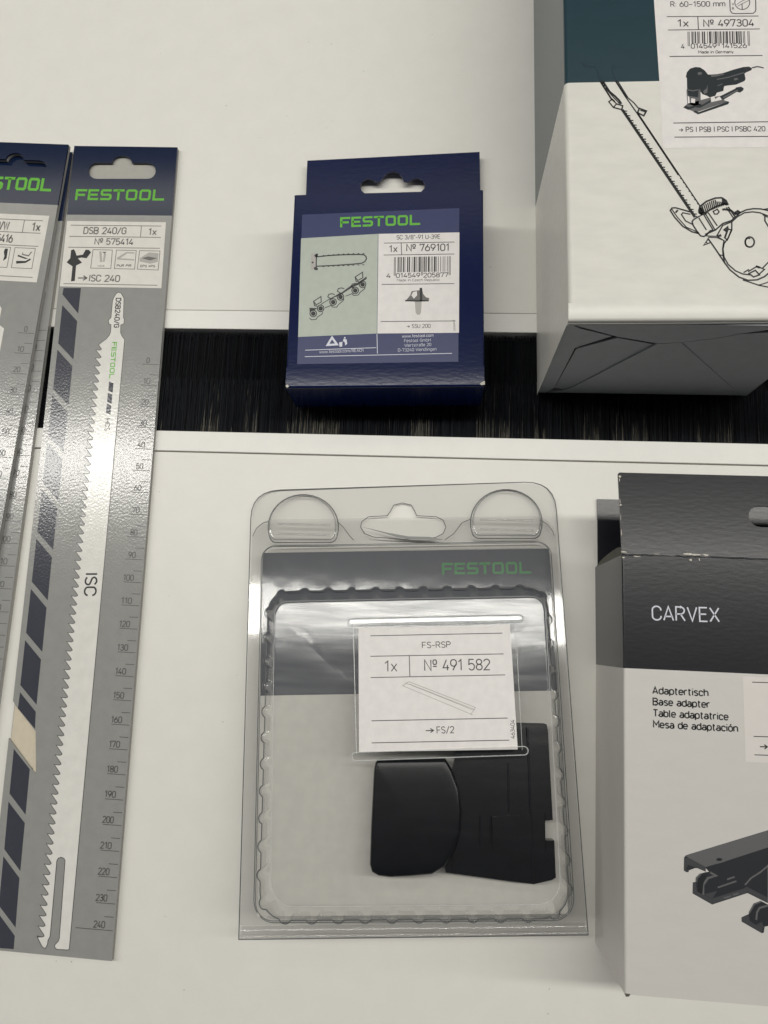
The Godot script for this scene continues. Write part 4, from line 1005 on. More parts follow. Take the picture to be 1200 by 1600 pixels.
	put(df, "rule_print", "rule_ink", 2.530, [
		["l", 0.3, [24.38, 88.09, 16.48, 88.15]],
		["l", 0.3, [24.35, 83.02, 20.45, 83.05]],
		["t", "0", 19.23, 88.89, 20.48, 88.89, 2.45, 0.42],
		["l", 0.3, [24.31, 77.94, 16.41, 78]],
		["l", 0.3, [24.27, 72.87, 20.37, 72.9]],
		["t", "10", 17.41, 78.74, 20.41, 78.74, 2.45, 0.42],
		["l", 0.3, [24.23, 67.79, 16.33, 67.85]],
		["l", 0.3, [24.19, 62.71, 20.29, 62.74]],
		["t", "20", 17.33, 68.59, 20.33, 68.59, 2.45, 0.42],
		["l", 0.3, [24.15, 57.64, 16.25, 57.7]],
		["l", 0.3, [24.11, 52.56, 20.21, 52.59]],
		["t", "30", 17.25, 58.44, 20.25, 58.44, 2.45, 0.42],
		["l", 0.3, [24.07, 47.48, 16.17, 47.54]],
		["l", 0.3, [24.03, 42.41, 20.13, 42.44]],
		["t", "40", 17.17, 48.28, 20.17, 48.28, 2.45, 0.42],
		["l", 0.3, [24, 37.33, 16.1, 37.39]],
		["l", 0.3, [23.96, 32.25, 20.06, 32.28]],
		["t", "50", 17.1, 38.13, 20.1, 38.13, 2.45, 0.42],
		["l", 0.3, [23.92, 27.18, 16.02, 27.24]],
		["l", 0.3, [23.88, 22.1, 19.98, 22.13]],
		["t", "60", 17.02, 27.98, 20.02, 27.98, 2.45, 0.42],
		["l", 0.3, [23.84, 17.03, 15.94, 17.09]],
		["l", 0.3, [23.8, 11.95, 19.9, 11.98]],
		["t", "70", 16.94, 17.83, 19.94, 17.83, 2.45, 0.42],
		["l", 0.3, [23.76, 6.87, 15.86, 6.93]],
		["l", 0.3, [23.72, 1.8, 19.82, 1.83]],
		["t", "80", 16.86, 7.67, 19.86, 7.67, 2.45, 0.42],
		["l", 0.3, [23.68, -3.28, 15.78, -3.22]],
		["l", 0.3, [23.65, -8.36, 19.75, -8.33]],
		["t", "90", 16.78, -2.48, 19.78, -2.48, 2.45, 0.42],
		["l", 0.3, [23.61, -13.43, 15.71, -13.37]],
		["l", 0.3, [23.57, -18.51, 19.67, -18.48]],
		["t", "100", 15.21, -12.63, 19.71, -12.63, 2.45, 0.42],
		["l", 0.3, [23.53, -23.59, 15.63, -23.53]],
		["l", 0.3, [23.49, -28.66, 19.59, -28.63]],
		["t", "110", 15.13, -22.79, 19.63, -22.79, 2.45, 0.42],
		["l", 0.3, [23.45, -33.74, 15.55, -33.68]],
		["l", 0.3, [23.41, -38.82, 19.51, -38.79]],
		["t", "120", 15.05, -32.94, 19.55, -32.94, 2.45, 0.42],
		["l", 0.3, [23.37, -43.89, 15.47, -43.83]],
		["l", 0.3, [23.33, -48.97, 19.43, -48.94]],
		["t", "130", 14.97, -43.09, 19.47, -43.09, 2.45, 0.42],
		["l", 0.3, [23.3, -54.04, 15.4, -53.98]],
		["l", 0.3, [23.26, -59.12, 19.36, -59.09]],
		["t", "140", 14.9, -53.24, 19.4, -53.24, 2.45, 0.42],
		["l", 0.3, [23.22, -64.2, 15.32, -64.14]],
		["l", 0.3, [23.18, -69.27, 19.28, -69.24]],
		["t", "150", 14.82, -63.4, 19.32, -63.4, 2.45, 0.42],
		["l", 0.3, [23.14, -74.35, 15.24, -74.29]],
		["l", 0.3, [23.1, -79.43, 19.2, -79.4]],
		["t", "160", 14.74, -73.55, 19.24, -73.55, 2.45, 0.42],
		["l", 0.3, [23.06, -84.5, 15.16, -84.44]],
		["l", 0.3, [23.02, -89.58, 19.12, -89.55]],
		["t", "170", 14.66, -83.7, 19.16, -83.7, 2.45, 0.42],
		["l", 0.3, [22.98, -94.66, 15.08, -94.6]],
		["l", 0.3, [22.95, -99.73, 19.05, -99.7]],
		["t", "180", 14.58, -93.86, 19.08, -93.86, 2.45, 0.42],
		["l", 0.3, [22.91, -104.81, 15.01, -104.75]],
		["l", 0.3, [22.87, -109.88, 18.97, -109.85]],
		["t", "190", 14.51, -104.01, 19.01, -104.01, 2.45, 0.42],
		["l", 0.3, [22.83, -114.96, 14.93, -114.9]],
		["l", 0.3, [22.79, -120.04, 18.89, -120.01]],
		["t", "200", 14.43, -114.16, 18.93, -114.16, 2.45, 0.42],
		["l", 0.3, [22.75, -125.11, 14.85, -125.05]],
		["l", 0.3, [22.71, -130.19, 18.81, -130.16]],
		["t", "210", 14.35, -124.31, 18.85, -124.31, 2.45, 0.42],
		["l", 0.3, [22.67, -135.27, 14.77, -135.21]],
		["l", 0.3, [22.63, -140.34, 18.73, -140.31]],
		["t", "220", 14.27, -134.47, 18.77, -134.47, 2.45, 0.42],
		["l", 0.3, [22.6, -145.42, 14.7, -145.36]],
		["l", 0.3, [22.56, -150.5, 18.66, -150.47]],
		["t", "230", 14.2, -144.62, 18.7, -144.62, 2.45, 0.42],
		["l", 0.3, [22.52, -155.57, 14.62, -155.51]],
		["l", 0.3, [22.48, -160.65, 18.58, -160.62]],
		["t", "240", 14.12, -154.77, 18.62, -154.77, 2.45, 0.42],
	])
	put(df, "label", "card_label", 2.530, [
		["p", [21.9, 142.92, 21.63, 107.38, -23.97, 107.38, -23.7, 142.92]],
	])


func chain_box() -> void:
	var t := thing("chain_box", "navy carton with green and white label and a hang tab", "box", -23.0, 150.0)
	var w := sleeve(t, "carton_wall", "carton_navy", [-43.5, 42.7, 39.4, 45.1, 41.29, -35.22, -41.91, -37.52], 26.0, 0.8)
	end_flap(t, "near_flap", "carton_navy", Vector2(-41.7, -46.4), Vector2(41.5, -44.1), 26.0, 0.9, 0.0, 8.0, 0.035)
	end_flap(t, "far_flap", "carton_navy", Vector2(39.4, 45.1), Vector2(-43.5, 42.7), 26.0, 0.6, 0.0)
	slab(t, "carton_base", "carton_navy", 0.0, 0.6, [[-43.1, 42.3, -41.3, -46, 41.1, -43.7, 39, 44.7]])
	slab(t, "hang_tab", "carton_navy", 3.4, 4.2, [[-43.28, 75.16, -42.48, 42.2, -1.43, 42.2, -1.43, 58.02, -14.84, 57.84, -16.51, 59.39, -17.25, 62.02, -16.02, 64.26, -13.86, 65.42, -11.61, 64.93, -9.79, 63.66, -7.85, 63.95, -6.78, 65.89, -4.67, 68.32, -1.87, 69.29, -1.87, 77.29], [38.6, 79.38, -1.87, 77.29, -1.87, 69.29, 0.64, 68.5, 2.48, 66.35, 3.27, 64.21, 5.4, 63.82, 7.38, 64.98, 9.55, 65.75, 11.78, 64.87, 13.43, 62.64, 13.07, 60.32, 11.55, 58.59, -1.43, 58.02, -1.43, 42.2, 39.8, 44.6]])
	var l := put(w, "label", "label_violet", 26.040, [
		["p", [-39.38, 33.24, 29.28, 36.49, 30.49, -33.71, -37.35, -35.87]],
	])
	var gp := put(l, "green_panel", "label_green", 26.070, [
		["p", [-39.19, 21.94, -5.58, 24.18, -4.13, -21.69, -37.69, -23.69]],
	])
	var wp := put(l, "white_panel", "label_white", 26.070, [
		["p", [-5.38, 24.18, 29.59, 24.99, 30.47, -20.91, -3.94, -21.69]],
	])
	put(l, "logo_lettering", "logo_green", 26.075, [
		["f", "FESTOOL", -22.38, 27.18, 12.17, 28.46, 4.86, 0.97],
	])
	put(wp, "lettering", "ink", 26.100, [
		["t", "SC 3/8\"-91 U-39E", 2.64, 21.6, 21.33, 22.02, 1.9, 0.25],
		["l", 0.3, [-2.8, 19.83, 27.59, 20.44]],
		["l", 0.3, [-2.69, 14.23, 27.6, 14.88]],
		["l", 0.3, [4.65, 19.86, 5.04, 14.55]],
		["l", 0.3, [-2.97, 0.59, 27.93, 1.26]],
		["l", 0.3, [-2.71, -16.29, 28.85, -15.65]],
		["t", "1x", -0.36, 15.64, 3.06, 15.73, 2.94, 0.38],
		["t", "Nº 769101", 7.17, 16.17, 25.32, 16.46, 3.08, 0.43],
		["e", "4014549205877", 1.86, 13.28, 26.09, 13.83, 7.08],
		["t", "4", -0.98, 3.7, 0.56, 3.71, 1.93, 0.31],
		["t", "014549", 3.13, 3.8, 13.23, 4.02, 1.93, 0.31],
		["t", "205877", 14.89, 4.03, 25.19, 4.31, 1.93, 0.31],
		["t", "Made in Czech Republic", 3.58, 2.09, 21.68, 2.44, 1.03, 0.13],
		["t", "→ SSU 200", 8.43, -19.05, 18.38, -18.79, 1.61, 0.21],
		["t", "10036947", 28.95, -20.13, 28.59, -15.25, 0.69, 0.08],
	])
	put(wp, "saw_print", "ink_grey", 26.100, [
		["p", [7.36, -7.04, 9.36, -4.3, 9.94, -2.38, 13.42, -1.87, 13.9, -0.84, 14.43, -1.66, 14.87, -3.56, 16.06, -5.05, 17.47, -5.45, 17.39, -6.94, 12.96, -7.12]],
	])
	put(wp, "saw_print", "ink_light", 26.100, [
		["p", [11.43, -7, 14.35, -6.97, 14.26, -12.05, 13.66, -13.07, 12.65, -13.08, 11.98, -12.07]],
	])
	put(wp, "saw_print", "label_white", 26.120, [
		["p", [9.87, -4.29, 10.59, -2.79, 12.16, -2.36, 12.35, -4.27, 11.01, -5.78]],
	])
	put(wp, "saw_print", "ink_black", 26.120, [
		["p", [13.26, -0.85, 14.4, -0.84, 14.6, -6.97, 13.71, -6.98]],
		["p", [7.34, -6.36, 17.37, -6.4, 17.39, -6.94, 7.36, -7.04]],
	])
	put(gp, "chain_print", "ink", 26.100, [
		["l", 0.55, [-32.06, 13.22, -29.28, 13.54, -26.49, 13.85, -23.71, 14.08, -20.92, 14.21, -18.14, 14.35, -15.35, 14.42, -12.85, 14.44, -11.17, 14.24, -10.3, 13.49, -10.11, 12.3, -10.75, 11.1, -12.1, 10.35, -14.59, 10.03, -17.35, 9.78, -20.12, 9.55, -22.9, 9.35, -25.68, 9.15, -28.46, 8.99, -31.81, 8.82]],
		["p", [-29.84, 13.53, -28.75, 14.14, -28.21, 13.6]],
		["p", [-29.57, 8.83, -27.95, 8.84, -28.49, 8.42]],
		["p", [-27.66, 13.77, -26.58, 14.38, -26.04, 13.84]],
		["p", [-27.4, 8.95, -25.78, 8.96, -26.32, 8.54]],
		["p", [-25.49, 13.98, -24.41, 14.59, -23.87, 14.05]],
		["p", [-25.23, 9.07, -23.61, 9.08, -24.15, 8.66]],
		["p", [-23.32, 14.16, -22.23, 14.76, -21.7, 14.22]],
		["p", [-23.06, 9.2, -21.44, 9.21, -21.98, 8.78]],
		["p", [-21.15, 14.3, -20.06, 14.91, -19.53, 14.37]],
		["p", [-20.89, 9.32, -19.28, 9.33, -19.81, 8.91]],
		["p", [-18.98, 14.42, -17.89, 15.03, -17.36, 14.49]],
		["p", [-18.73, 9.44, -17.11, 9.45, -17.65, 9.03]],
		["p", [-16.81, 14.51, -15.72, 15.11, -15.19, 14.57]],
		["p", [-16.56, 9.56, -14.95, 9.57, -15.49, 9.15]],
		["p", [-14.63, 14.56, -13.55, 15.17, -13.02, 14.63]],
		["p", [-14.4, 9.68, -12.79, 9.69, -13.33, 9.27]],
		["p", [-12.46, 14.59, -11.38, 15.19, -10.85, 14.66]],
		["p", [-12.24, 9.8, -10.63, 9.81, -11.17, 9.39]],
		["p", [-33.07, 13.67, -32.15, 14.73, -31.25, 14.73, -31.44, 13.23, -32.04, 12.92]],
		["p", [-32.89, 8.12, -31.8, 8.73, -30.9, 7.69, -31.08, 6.94, -32.41, 7.08]],
		["l", 0.5, [-31.98, 14.28, -31.74, 7.68]],
		["p", [-34.01, 10.66, -33.48, 11.11, -32.89, 10.67, -33.42, 10]],
	])
	put(gp, "bar_print", "ink_light", 26.090, [
		["p", [-34.39, 14.71, -32.16, 14.88, -31.86, 7.23, -34.08, 7.07]],
	])
	put(gp, "chain_print", "ink", 26.100, [
		["l", 0.42, [-30.36, -12.98, -30.47, -13.64, -30.83, -14.17, -31.39, -14.47, -32.03, -14.48, -32.63, -14.19, -33.06, -13.67, -33.24, -13.01, -33.13, -12.35, -32.76, -11.82, -32.21, -11.52, -31.57, -11.51, -30.97, -11.8, -30.54, -12.32, -30.36, -12.98]],
		["l", 0.42, [-31.03, -12.99, -31.15, -13.47, -31.51, -13.77, -31.99, -13.78, -32.4, -13.49, -32.57, -13.01, -32.45, -12.52, -32.08, -12.22, -31.61, -12.22, -31.2, -12.51, -31.03, -12.99]],
		["p", [-30.96, -13.16, -31.07, -13.68, -31.41, -14, -31.85, -14.01, -32.23, -13.69, -32.4, -13.18, -32.29, -12.66, -31.95, -12.34, -31.5, -12.34, -31.13, -12.65, -30.96, -13.16]],
		["l", 0.42, [-27.32, -10.61, -27.42, -11.27, -27.79, -11.8, -28.35, -12.1, -28.99, -12.11, -29.58, -11.82, -30.01, -11.3, -30.19, -10.64, -30.09, -9.98, -29.72, -9.44, -29.16, -9.14, -28.52, -9.14, -27.93, -9.43, -27.5, -9.95, -27.32, -10.61]],
		["l", 0.42, [-27.98, -10.62, -28.1, -11.1, -28.47, -11.4, -28.95, -11.41, -29.35, -11.11, -29.53, -10.63, -29.41, -10.15, -29.04, -9.85, -28.56, -9.84, -28.16, -10.14, -27.98, -10.62]],
		["p", [-27.92, -10.79, -28.02, -11.31, -28.37, -11.63, -28.81, -11.64, -29.19, -11.32, -29.35, -10.81, -29.24, -10.29, -28.9, -9.97, -28.46, -9.96, -28.08, -10.28, -27.92, -10.79]],
		["l", 0.42, [-22.09, -7.63, -22.2, -8.29, -22.57, -8.82, -23.13, -9.12, -23.77, -9.13, -24.36, -8.84, -24.79, -8.32, -24.96, -7.66, -24.86, -6.99, -24.49, -6.46, -23.93, -6.16, -23.29, -6.15, -22.7, -6.44, -22.27, -6.97, -22.09, -7.63]],
		["l", 0.42, [-22.75, -7.63, -22.88, -8.12, -23.25, -8.42, -23.73, -8.42, -24.13, -8.13, -24.3, -7.65, -24.18, -7.17, -23.81, -6.86, -23.33, -6.86, -22.93, -7.15, -22.75, -7.63]],
		["p", [-22.69, -7.81, -22.8, -8.33, -23.14, -8.65, -23.59, -8.65, -23.96, -8.34, -24.13, -7.82, -24.02, -7.31, -23.67, -6.98, -23.23, -6.98, -22.85, -7.29, -22.69, -7.81]],
		["l", 0.42, [-19.04, -5.25, -19.15, -5.91, -19.52, -6.45, -20.08, -6.75, -20.72, -6.75, -21.31, -6.47, -21.73, -5.94, -21.91, -5.28, -21.8, -4.61, -21.43, -4.08, -20.87, -3.78, -20.23, -3.77, -19.64, -4.06, -19.21, -4.59, -19.04, -5.25]],
		["l", 0.42, [-19.7, -5.26, -19.82, -5.74, -20.2, -6.04, -20.67, -6.05, -21.08, -5.75, -21.25, -5.27, -21.13, -4.79, -20.75, -4.48, -20.28, -4.48, -19.87, -4.77, -19.7, -5.26]],
		["p", [-19.64, -5.43, -19.75, -5.95, -20.09, -6.27, -20.53, -6.28, -20.91, -5.96, -21.07, -5.45, -20.96, -4.93, -20.62, -4.6, -20.18, -4.6, -19.8, -4.92, -19.64, -5.43]],
		["l", 0.42, [-12.84, -2.25, -12.95, -2.92, -13.32, -3.45, -13.88, -3.75, -14.52, -3.76, -15.11, -3.47, -15.53, -2.94, -15.71, -2.28, -15.6, -1.61, -15.23, -1.08, -14.66, -0.77, -14.02, -0.77, -13.44, -1.06, -13.01, -1.59, -12.84, -2.25]],
		["l", 0.42, [-13.5, -2.26, -13.62, -2.74, -14, -3.05, -14.47, -3.05, -14.87, -2.75, -15.05, -2.27, -14.92, -1.79, -14.55, -1.48, -14.07, -1.48, -13.67, -1.78, -13.5, -2.26]],
		["p", [-13.44, -2.43, -13.55, -2.95, -13.89, -3.28, -14.34, -3.28, -14.71, -2.96, -14.87, -2.45, -14.76, -1.93, -14.42, -1.6, -13.97, -1.6, -13.6, -1.92, -13.44, -2.43]],
		["l", 0.42, [-9.8, 0.57, -9.91, -0.09, -10.28, -0.63, -10.84, -0.93, -11.48, -0.94, -12.07, -0.65, -12.49, -0.12, -12.67, 0.55, -12.56, 1.22, -12.18, 1.75, -11.62, 2.05, -10.98, 2.06, -10.39, 1.77, -9.97, 1.24, -9.8, 0.57]],
		["l", 0.42, [-10.46, 0.57, -10.58, 0.08, -10.96, -0.22, -11.43, -0.23, -11.83, 0.07, -12, 0.55, -11.88, 1.04, -11.51, 1.34, -11.03, 1.35, -10.63, 1.05, -10.46, 0.57]],
		["p", [-10.4, 0.39, -10.51, -0.13, -10.85, -0.45, -11.3, -0.46, -11.67, -0.14, -11.83, 0.38, -11.72, 0.9, -11.37, 1.22, -10.93, 1.23, -10.56, 0.91, -10.4, 0.39]],
		["p", [-33.61, -10.38, -30.7, -10.5, -28.33, -8.28, -25.66, -6.49, -22.72, -4.7, -20.03, -3.2, -17.91, -1.41, -16.04, 0.08, -13.34, 1.28, -9.61, 4.27, -9.55, 3.09, -13.02, 0.4, -15.99, -1.1, -19.98, -4.08, -23.22, -5.58, -26.45, -7.38, -29.37, -9.46, -30.93, -11.23, -33.36, -12.28]],
		["l", 0.42, [-31.98, -7.43, -28.92, -5.2, -28.64, -7.69, -30.78, -9.04, -31.98, -7.43]],
		["l", 0.42, [-31.98, -7.43, -31.45, -9.48, -30.2, -9.62]],
		["l", 0.42, [-14.57, 3.94, -11.49, 6.18, -11.24, 3.66, -13.39, 2.32, -14.57, 3.94]],
		["l", 0.42, [-14.57, 3.94, -14.06, 1.87, -12.81, 1.73]],
		["l", 0.42, [-26, -5.32, -25.52, -4.13, -24.15, -3.83, -23.02, -4.26]],
		["l", 0.42, [-26, -5.32, -24.57, -6.18]],
		["l", 0.42, [-21.99, -2.63, -21.5, -1.44, -20.13, -1.14, -19, -1.57]],
		["l", 0.42, [-21.99, -2.63, -20.57, -3.5]],
		["l", 0.42, [-16.15, -0.51, -15.66, 0.67, -14.29, 0.98, -13.16, 0.54]],
		["l", 0.42, [-16.15, -0.51, -14.73, -1.39]],
		["l", 0.36, [-33.34, -15.06, -32.32, -15.92, -30.41, -15.61, -29.78, -14.43, -28.05, -13.25, -27.69, -12.37]],
		["l", 0.36, [-26.84, -10.31, -24.41, -9.26, -23.54, -9.98, -21.89, -9.97, -21.12, -8.79, -19.28, -7.01, -18.91, -6.13]],
		["l", 0.36, [-18.28, -4.95, -15.58, -3.75, -14.71, -4.62, -12.8, -4.31, -12.16, -3.13, -10.44, -1.64, -9.93, -0.75]],
	])
	put(l, "lettering", "print_pale", 26.075, [
		["l", 0.28, [-34.32, -29.62, -4.11, -28.04]],
		["l", 0.28, [-34.27, -32.5, 27.76, -30.09]],
		["l", 0.28, [-4.06, -21.89, -3.49, -30.69]],
		["t", "www.festool.com/REACh", -28.1, -30.93, -9.47, -29.85, 1.27, 0.14],
		["t", "www.festool.com", 6.69, -23.36, 19.75, -22.78, 1.2, 0.17],
		["t", "Festool GmbH", 7.65, -25.41, 18.69, -24.92, 1.27, 0.14],
		["t", "Wertstraße 20", 7.85, -27.47, 18.94, -26.91, 1.26, 0.14],
		["t", "D-73240 Wendlingen", 5.22, -29.64, 21.18, -28.87, 1.26, 0.14],
	])
	put(l, "recycling_mark", "print_pale", 26.075, [
		["l", 0.9, [-23.13, -23.76, -24.87, -27.14, -20.87, -26.81, -23.13, -23.76]],
		["p", [-19.96, -25.93, -18.57, -25.58, -18.59, -27.72, -19.73, -27.87]],
		["p", [-18.13, -24.23, -16.84, -24.55, -16.49, -26.55, -17.34, -27.23, -17.54, -25.9, -18.4, -25.24]],
		["p", [-17.26, -23.81, -17.36, -24.1, -17.62, -24.22, -17.9, -24.11, -18.02, -23.83, -17.93, -23.54, -17.66, -23.42, -17.39, -23.53, -17.26, -23.81]],
	])
	put(w, "worn_corner", "worn_paper", 26.030, [
		["p", [40.48, -42.4, 41.64, -41.93, 41.67, -43.52, 40.34, -43.81, 39.5, -43.29]],
	])
	put(w, "worn_corner", "worn_paper", 26.030, [
		["p", [-41.76, -45.47, -40.93, -45.01, -40.19, -45.8, -41.01, -46.44]],
	])


func guide_box() -> void:
	var t := thing("guide_box", "tall white and teal carton with line drawing of a circle guide", "box", 88.0, 200.0)
	var w := sleeve(t, "white_wall", "carton_white", [-45.64, 3.6, 45.46, 4.5, 46.7, -80.85, -44.4, -82.45], 78.0, 1.6)
	var u := sleeve(t, "teal_wall", "carton_teal", [-47.42, 135, 43.68, 135.9, 45.46, 4.5, -45.64, 3.6], 78.0, 1.6)
	slab(t, "carton_base", "carton_white", 0.0, 0.6, [[-46.92, 135, -43.9, -86.6, 46.2, -85.2, 43.18, 135]])
	end_flap(t, "far_flap", "carton_teal", Vector2(43.68, 135.9), Vector2(-47.42, 135), 78.0, 1.0, 0.0)
	near_end(t, Vector2(-44.4, -88.6), Vector2(46.7, -87))
	upright(t, "near_flap", "grey_board", [-44.45, 74.6, 46.4, 74.6, 46.4, 70.5, 24.92, 70.9, 16.91, 67.67, 11.5, 64.09, -0.68, 59.3, -8.77, 58.13, -24.71, 63.83, -39.2, 71.71], -88.2)
	upright(t, "tuck_flap", "grey_board", [-43.92, 73.29, -38.57, 68.49, -26.24, 62.35, -37.31, 51.4, -37.85, 7.07, -40.83, 0.4, -42.97, 0.4, -44.24, 0.4, -43.94, 70.67], -87.5)
	upright(t, "inner_flap", "grey_board", [-23.49, 59.17, -8.25, 53.49, -6.41, 50.18, -29.12, 2.19, -37.41, 4.34, -36.29, 48.37], -86.7)
	upright(t, "near_flap", "grey_board", [-8.1, 55.89, 0, 57.25, 42.06, 2.82, 45.99, 0.95, -40.65, 0.4, -33.18, 3.19, -30.05, 7.19], -87.4)
	upright(t, "inner_flap", "grey_board", [0.2, 56.67, 12.57, 61.34, 18.03, 64.97, 46.4, 69.8, 46.4, 0.5, 46.35, 0.51, 42.23, 1.59], -87.15)
	upright(t, "board_edge", "inner_board", [-43.8, 0.7, 46.1, 0.7, 46.1, 76, -43.8, 76], -85.4)
	put(u, "ghost_print", "teal_ghost", 78.040, [
		["l", 0.5, [-37.77, 10.44, -34.13, 10.02, -33.08, 4.55]],
		["l", 0.4, [-28.77, 9.58, -27.57, 4.47]],
		["p", [-39.66, 12.67, -37.45, 10.8, -38.09, 9.9, -39.35, 11.2]],
		["p", [-28.45, 10.31, -27.03, 10.29, -27.2, 9.38, -28.3, 9.57]],
	])
	var l := put(w, "label", "label_white", 78.060, [
		["p", [-13.83, 57.36, -13.08, 37.91, -11.91, 4.8, -11.31, -22.51, -10.88, -23.15, 28.19, -23.08, 32.1, 56.1]],
	])
	put(l, "lettering", "ink", 78.090, [
		["t", "R: 60–1500 mm", -7.07, 34.87, 12.34, 34.63, 2.09, 0.29],
		["l", 0.32, [-8.55, 30.64, 24.05, 30.25]],
		["l", 0.32, [-8.31, 25, 24.26, 24.84]],
		["l", 0.32, [2.49, 30.41, 2.55, 25.07]],
		["t", "1x", -4.84, 26.42, -1.03, 26.35, 2.79, 0.39],
		["t", "Nº 497304", 4.52, 26.19, 22.17, 26.08, 2.78, 0.39],
		["e", "4014549141526", -1.36, 24.2, 20.54, 23.97, 5],
		["t", "4", -3.72, 17.15, -2.7, 17.14, 1.87, 0.3],
		["t", "014549", -0.24, 17.18, 8.64, 17.17, 1.86, 0.3],
		["t", "141526", 10.63, 17.14, 19.27, 17.12, 1.86, 0.3],
		["t", "Made in Germany", 2.27, 15.06, 14.57, 14.95, 1.11, 0.19],
		["l", 0.35, [-7.98, 13.94, 24.73, 13.82]],
		["l", 0.35, [-7.39, -13.19, 25.95, -12.97]],
		["l", 0.35, [-7.17, -18.81, 25.67, -18.75]],
		["t", "→ PS | PSB | PSC | PSBC 420", -5.52, -16.75, 24.2, -16.63, 1.87, 0.28],
		["l", 0.35, [14.15, 40.04, 14.13, 32.79, 14.74, 31.69, 15.79, 31.4, 22.21, 31.41, 23, 32.15, 23.23, 33.05, 23.42, 39.82]],
		["l", 0.3, [21.21, 36.02, 21.04, 35.1, 20.62, 34.28, 20.01, 33.64, 19.25, 33.23, 18.43, 33.1, 17.62, 33.27, 16.9, 33.7, 16.34, 34.38, 15.99, 35.21, 15.9, 36.14, 16.06, 37.06, 16.48, 37.88, 17.09, 38.53, 17.85, 38.94, 18.68, 39.07, 19.49, 38.9, 20.22, 38.46, 20.77, 37.79, 21.12, 36.95, 21.21, 36.02]],
		["l", 0.2, [16.51, 35.22, 17.88, 36.32, 20.21, 37.63]],
		["l", 0.2, [16.86, 34.54, 18.61, 35.63, 20.94, 36.93]],
		["l", 0.3, [18.42, 35.63, 18.43, 33.15]],
		["t", "V", 14.87, 35.03, 15.55, 35.02, 0.9, 0.18],
		["t", "R", 14.87, 33.13, 15.47, 33.12, 0.9, 0.18],
	])
	put(l, "jigsaw_print", "print_soft", 78.085, [
		["p", [-2.43, 0.32, 2.21, 0.59, 2.41, -6.21, 1.56, -6.85, -2.32, -5.52]],
		["p", [-3.76, -6.96, -2.32, -5.52, 5.87, -3.02, 9.24, -2.41, 10.84, -4.37, 11.94, -4.7, 1.22, -8.78, -0.31, -8.6]],
	])
	put(l, "jigsaw_print", "label_white", 78.095, [
		["p", [-2.08, -2.28, -1.54, -2.78, -1.41, -5.21, -2.09, -5.36]],
		["p", [-0.85, -3.27, 0.54, -3.61, 0.35, -5.22, -1.04, -5.05]],
		["p", [5.89, -2.37, 7.01, -2.23, 7.52, -3.69, 9.24, -2.41, 9.74, -4.03, 6.08, -4.96]],
	])
	put(l, "jigsaw_print", "print_teal_black", 78.100, [
		["p", [-2.5, 5.55, -2.08, 7.35, -0.91, 8.81, 0.94, 9.44, 2.63, 9.26, 4.14, 8.08, 5.35, 6.26, 8.44, 6.38, 10.7, 6.84, 14.39, 8.2, 17.79, 9.2, 19.76, 9.33, 20.84, 8.66, 20.53, 7.85, 18.82, 7.06, 18.1, 6.58, 18.37, 4.29, 17.97, 3.48, 14.99, 2.06, 12.19, 1.77, 10.78, 1.46, 10.43, -0.48, 8.17, -1.11, 7.57, -2.39, 5.59, -3.02, 4.78, -2.36, 3.12, -1.69, 2.32, -0.39, 1.76, -0.38, 1.54, -2.97, -1.8, -2.29, -2.2, 0.32, -2.16, 4.89]],
		["p", [8.95, -2.73, 14.64, 0.44, 14.94, 0.92, 16.63, 1.23, 17.57, 0.56, 17.4, -0.24, 16.25, -1.2, 15.15, -0.86, 10.29, -4.04]],
		["p", [-0.32, -8.76, 0.39, -8.29, 1.49, -8.94, 11.94, -4.7, 12.34, -5.03, 11.9, -5.83, 1.32, -9.81]],
		["p", [-3.76, -6.96, -3.04, -6.32, -1.66, -6.82, 0.04, -6.19, 0.72, -6.84, -2.11, -7.94]],
		["p", [0.46, -6.19, 2.98, -5.9, 5.84, -3.99, 5.8, -4.96, 2.1, -7.18, 0.71, -7]],
		["l", 0.45, [20.85, 8.83, 22.55, 9.29, 23.65, 9.11, 24.89, 8.7]],
	])
	put(l, "jigsaw_print", "print_soft", 78.115, [
		["l", 0.35, [8.36, 4.26, 12.31, 5.02, 17.98, 6.91]],
		["p", [1.72, 7.13, 2.85, 7.38, 3.39, 6.78, 2.53, 6.14, 1.69, 6.31]],
		["p", [6.18, 6.09, 8.43, 6.12, 10.69, 6.52, 10.96, 6.19, 8.41, 5.47, 6.44, 5.27]],
		["p", [14.25, 4.51, 15.38, 4.82, 15.91, 4.16, 14.5, 3.69]],
		["l", 0.3, [8.55, 1.65, 10.26, 2.44]],
		["l", 0.5, [10.32, -3.23, 15.45, -0.22]],
		["p", [3.44, -0.4, 4.59, 0.56, 5.07, 2.18, 4.82, -1.07, 3.68, -1.7]],
		["p", [1.78, 0.27, 2.49, 0.42, 2.38, -5.57, 1.73, -5.72]],
		["l", 0.4, [-2.21, 0.16, -0.2, -0.29, 2.34, 0.26]],
	])
	put(l, "jigsaw_print", "print_dark", 78.120, [
		["p", [14.61, 8, 14.95, 8.13, 15.35, 7.6, 15.07, 7.47]],
		["p", [17.51, 9.04, 19.75, 9.27, 20.41, 8.34, 18.56, 7.39]],
	])
